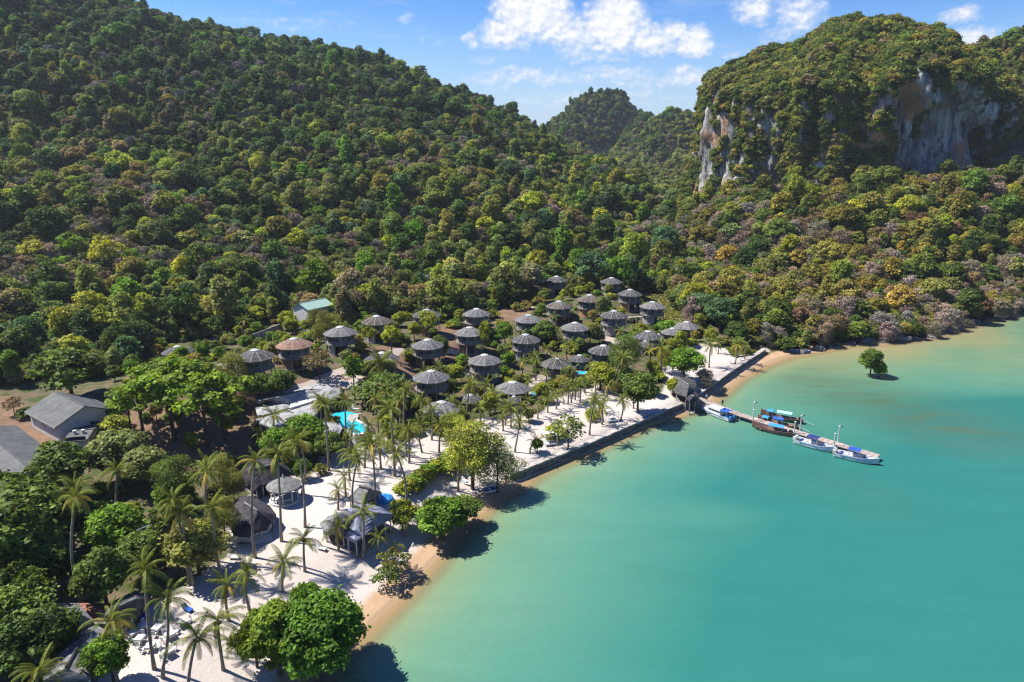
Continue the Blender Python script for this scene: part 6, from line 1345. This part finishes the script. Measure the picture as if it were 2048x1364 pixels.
# ---- palms: base and crown points of the photo
PALMS = [(166, 1203, 151, 995), (309, 1339, 290, 1138), (323, 1354, 335, 1197), (378, 1167, 345, 1000), (388, 1170, 364, 1022), (443, 1157, 424, 1014), (378, 1385, 394, 1274), (447, 1339, 435, 1240), (486, 1318, 460, 1282), (235, 1366, 225, 1241), (75, 1420, 80, 1342), (420, 1120, 413, 945),
         (511, 1115, 510, 920), (563, 1083, 555, 906), (610, 1055, 592, 888), (602, 990, 598, 880), (658, 941, 650, 810), (693, 897, 690, 800), (676, 1020, 676, 980), (692, 994, 689, 953), (712, 1043, 715, 917), (750, 1014, 743, 888), (806, 1060, 793, 906), (809, 1073, 808, 1043), (788, 952, 784, 880), (762, 938, 757, 882),
         (725, 1118, 727, 1023), (678, 1101, 676, 1055), (759, 1108, 758, 1073), (610, 1143, 608, 1076), (565, 1184, 567, 1123), (500, 1219, 492, 1146), (458, 1240, 453, 1170), (849, 1052, 846, 1023), (917, 982, 925, 900), (819, 923, 819, 865), (934, 832, 940, 770), (863, 880, 863, 822), (815, 914, 810, 780), (818, 926, 816, 860),
         (790, 952, 779, 818), (758, 880, 751, 798), (1029, 904, 1039, 842), (1006, 862, 1005, 836), (1022, 855, 1022, 816), (1075, 837, 1078, 806), (1060, 908, 1071, 882), (1136, 808, 1138, 776), (1142, 806, 1148, 768), (1112, 818, 1114, 788), (1179, 870, 1190, 800), (1204, 849, 1203, 812), (1241, 839, 1244, 800), (1071, 760, 1071, 722), (1114, 751, 1116, 722),
         (1134, 720, 1134, 690), (1108, 658, 1107, 633), (1068, 664, 1070, 642), (1114, 695, 1116, 664), (1230, 768, 1246, 716), (1322, 757, 1322, 696), (1418, 735, 1422, 688), (1436, 708, 1438, 684), (1267, 817, 1265, 782), (1191, 790, 1191, 762), (1210, 775, 1210, 748), (1188, 820, 1188, 797), (1204, 826, 1205, 803), (1169, 785, 1169, 758), (1079, 800, 1079, 776), (1107, 806, 1107, 783),
         (1057, 825, 1056, 802), (1470, 728, 1475, 688), (1489, 720, 1492, 692), (972, 800, 974, 768), (1025, 714, 1025, 680), (1009, 725, 1009, 702), (1067, 740, 1067, 713), (1093, 722, 1093, 697), (235, 1040, 235, 940), (413, 1010, 410, 935), (145, 1080, 150, 972), (530, 920, 525, 870), (878, 905, 880, 850), (640, 870, 640, 800), (1150, 800, 1152, 770), (1090, 770, 1092, 745), (1045, 750, 1045, 722), (990, 830, 990, 800), (960, 850, 958, 815), (920, 845, 918, 812),
         (700, 960, 703, 905), (730, 935, 735, 880), (845, 905, 842, 850), (1300, 730, 1300, 700), (490, 690, 488, 640), (550, 905, 548, 830),
         (700, 905, 704, 860), (735, 900, 737, 850), (775, 905, 776, 860), (840, 850, 842, 800), (800, 850, 800, 800), (770, 830, 770, 785), (905, 880, 905, 840), (950, 800, 948, 768), (985, 815, 986, 785), (1010, 850, 1012, 818), (1040, 845, 1043, 812), (1055, 790, 1056, 764), (1095, 825, 1096, 796), (1125, 790, 1126, 762), (1160, 805, 1161, 778), (1145, 770, 1146, 742),
         (1180, 760, 1181, 733), (1215, 800, 1216, 772), (1225, 780, 1226, 752), (1255, 800, 1256, 772), (1290, 790, 1291, 765), (1040, 700, 1041, 672), (1085, 680, 1086, 652), (1150, 700, 1152, 672), (1240, 690, 1241, 664), (1275, 690, 1276, 664), (1345, 740, 1346, 712), (850, 780, 850, 745), (905, 835, 906, 800), (880, 770, 880, 735)]
for i, (bx, by, cx, cy_) in enumerate(PALMS):
    b0 = on_ground(bx, by); b0[2] = max(b0[2], .5); d = px_dir(cx, cy_); yy = b0[1] * (1 + rnd.uniform(-.006, .006)); top = np.array([d[0] * yy / d[1], yy, CAM_H + d[2] * yy / d[1]])
    hgt = top[2] - b0[2]; sz = .80 if hgt > 6 else (.70 if hgt > 3.5 else .58)
    o = palm(b0, top, None, 18 if hgt > 4 else 14, .12 if i % 3 else .5, sz * rnd.uniform(.9, 1.12), i, 'coconut palms')
    desc = ('tall slender' if hgt > 10 else 'mid-height' if hgt > 5.5 else 'short young') + ' coconut palm'; PEND.append((o, desc, b0[0], b0[1])); OCC.append((b0[0], b0[1], 1.0))
# the feathery date palm by the low hut
b0 = on_ground(763, 756); o = palm(b0, b0 + np.array([0, 0, 3.6]), 'dense dark feathery date palm in front of a low round hut', 34, 0, 1.25, 99, None); o.name = 'date_palm'; lm('the date palm', b0)

# ---- shrubs filling the beds between the huts
rs = np.random.default_rng(4); n_ok = 0; sx_, sy_ = jgrid(-100, 75, 95, 265, 2.7, rs)
ok = in_poly(RESORT, sx_, sy_) & ~in_poly(Z_SAND, sx_, sy_) & ~in_poly(Z_GRASS, sx_, sy_); sx_, sy_ = sx_[ok], sy_[ok]; keep = np.ones(len(sx_), bool)
for (ox, oy, r_) in OCC: keep &= np.hypot(sx_ - ox, sy_ - oy) > r_ * .95
for pl in PATHS_W: keep &= poly_dist(pl, sx_, sy_)[0] > 2.0
ind_ = in_poly(Z_DIRT, sx_, sy_); keep &= ~(ind_ & (rs.random(len(sx_)) < .35)); keep &= (sy_ > 125) | (rs.random(len(sx_)) < .5)
bx_, by_ = jgrid(-60, 75, 100, 235, 2.2, rs); bd = poly_dist(Z_SAND + [Z_SAND[0]], bx_, by_)[0]; bk = (bd < 3.2) & (water_sd(bx_, by_) > 14) & (rs.random(len(bx_)) < .55)
sx_, sy_, keep = np.concatenate([sx_, bx_[bk]]), np.concatenate([sy_, by_[bk]]), np.concatenate([keep, np.ones(bk.sum(), bool)])
for (ox, oy, r_) in OCC: keep &= np.hypot(sx_ - ox, sy_ - oy) > r_ * .8
lob = [on_z(a, b, 4)[:2] for a, b in [(500, 790), (690, 760), (700, 850), (560, 880), (500, 850)]]; keep &= ~in_poly(lob, sx_, sy_); pol_ = [on_z(a, b, 3)[:2] for a, b in [(650, 800), (735, 795), (760, 860), (700, 890), (655, 850)]]; keep &= ~in_poly(pol_, sx_, sy_)
for q in ([(20, 760), (220, 770), (220, 900), (90, 900)], [(-60, 830), (100, 880), (60, 980), (-60, 980)]): keep &= ~in_poly([on_z(a, b, 4)[:2] for a, b in q], sx_, sy_)
sx_, sy_ = sx_[keep], sy_[keep]; pick = rs.permutation(len(sx_))[:440]; sx_, sy_ = sx_[pick], sy_[pick]; sz_ = ground(sx_, sy_)
for i in range(len(sx_)):
    u = rs.random(); tn = rs.choice(['green', 'bright', 'lime', 'olive', 'dark', 'pale', 'gold'], p=[.2, .22, .27, .12, .06, .08, .05])
    if u < .30: o = tree('round', (sx_[i], sy_[i], sz_[i] - .2), rs.uniform(3.2, 5.6), str(tn), None, 'shrub', 'garden trees and shrubs', wide=rs.uniform(.9, 1.2)); de = 'small rounded %s garden tree' % LBL[str(tn)]; o.name = 'broadleaf_tree'; o['category'] = 'tree'
    else: o = tree('shrub', (sx_[i], sy_[i], sz_[i] - .1), rs.uniform(1.2, 2.8), str(tn), None, 'shrub', 'garden trees and shrubs', wide=rs.uniform(1.0, 1.5)); de = '%s garden shrub' % LBL[str(tn)]
    PEND.append((o, de, sx_[i], sy_[i]))
# dry fallen leaves drift, grass tufts on the lawn
def tufts(name, poly, n, tints, lab, sc=(.18, .4)):
    P = np.array(poly); x = rs.uniform(P[:, 0].min(), P[:, 0].max(), n * 3); y = rs.uniform(P[:, 1].min(), P[:, 1].max(), n * 3); k = in_poly(poly, x, y); x, y = x[k][:n], y[k][:n]; m = len(x); s = rs.uniform(*sc, m)
    scatter_gn(name, np.stack([x, y, ground(x, y) - .02], -1), rs.uniform(0, 6.28, m), np.stack([s, s, s * .6], -1), rs.choice(pick_kind('shrub'), m), np.array([TINT[c] for c in rs.choice(tints, m)]), lab)['category'] = 'grass'
tufts('lawn_grass', Z_GRASS, 700, ['olive', 'lime', 'gold', 'pale'], 'rough green lawn beside the right hand huts'); tufts('beach_grass', Z_GRASS2, 420, ['gold', 'olive', 'bright', 'brown'], 'dry grass behind the far end of the sea wall')

# ------------------------------------------------------------------ labels: each thing told apart by what it stands nearest to
ORD = ['closest', 'second closest', 'third closest', 'fourth closest', 'fifth closest', 'sixth closest', 'seventh closest', 'eighth closest', 'ninth closest', 'tenth closest', 'eleventh closest', 'twelfth closest'] + ['%dth closest' % k for k in range(13, 60)]
by = {}
for (o, de, x, y) in PEND:
    k = min(range(len(LM)), key=lambda j: math.hypot(LM[j][1] - x, LM[j][2] - y)); by.setdefault((de, k), []).append((math.hypot(LM[k][1] - x, LM[k][2] - y), o))
for (de, k), L in by.items():
    L.sort(key=lambda q: q[0])
    for j, (_, o) in enumerate(L): o['label'] = '%s %s to %s' % (de, ORD[j], LM[k][0]) if len(L) > 1 else '%s near %s' % (de, LM[k][0])

# ------------------------------------------------------------------ the humid air between here and the far hills
hz, t, b, out = new_mat('haze'); t.n.remove(b)
pvn = t.node('ShaderNodeVolumePrincipled'); pvn.inputs['Color'].default_value = (.80, .88, 1.0, 1); pvn.inputs['Density'].default_value = .00007; pvn.inputs['Anisotropy'].default_value = .2
t.l.new(pvn.outputs[0], out.inputs['Volume'])
hb = MB().box((0, 2000, 92), (6700, 4800, 200)).build('haze', hz); tag(hb, 'thin blue haze over the bay and hills', 'haze', kind='stuff')
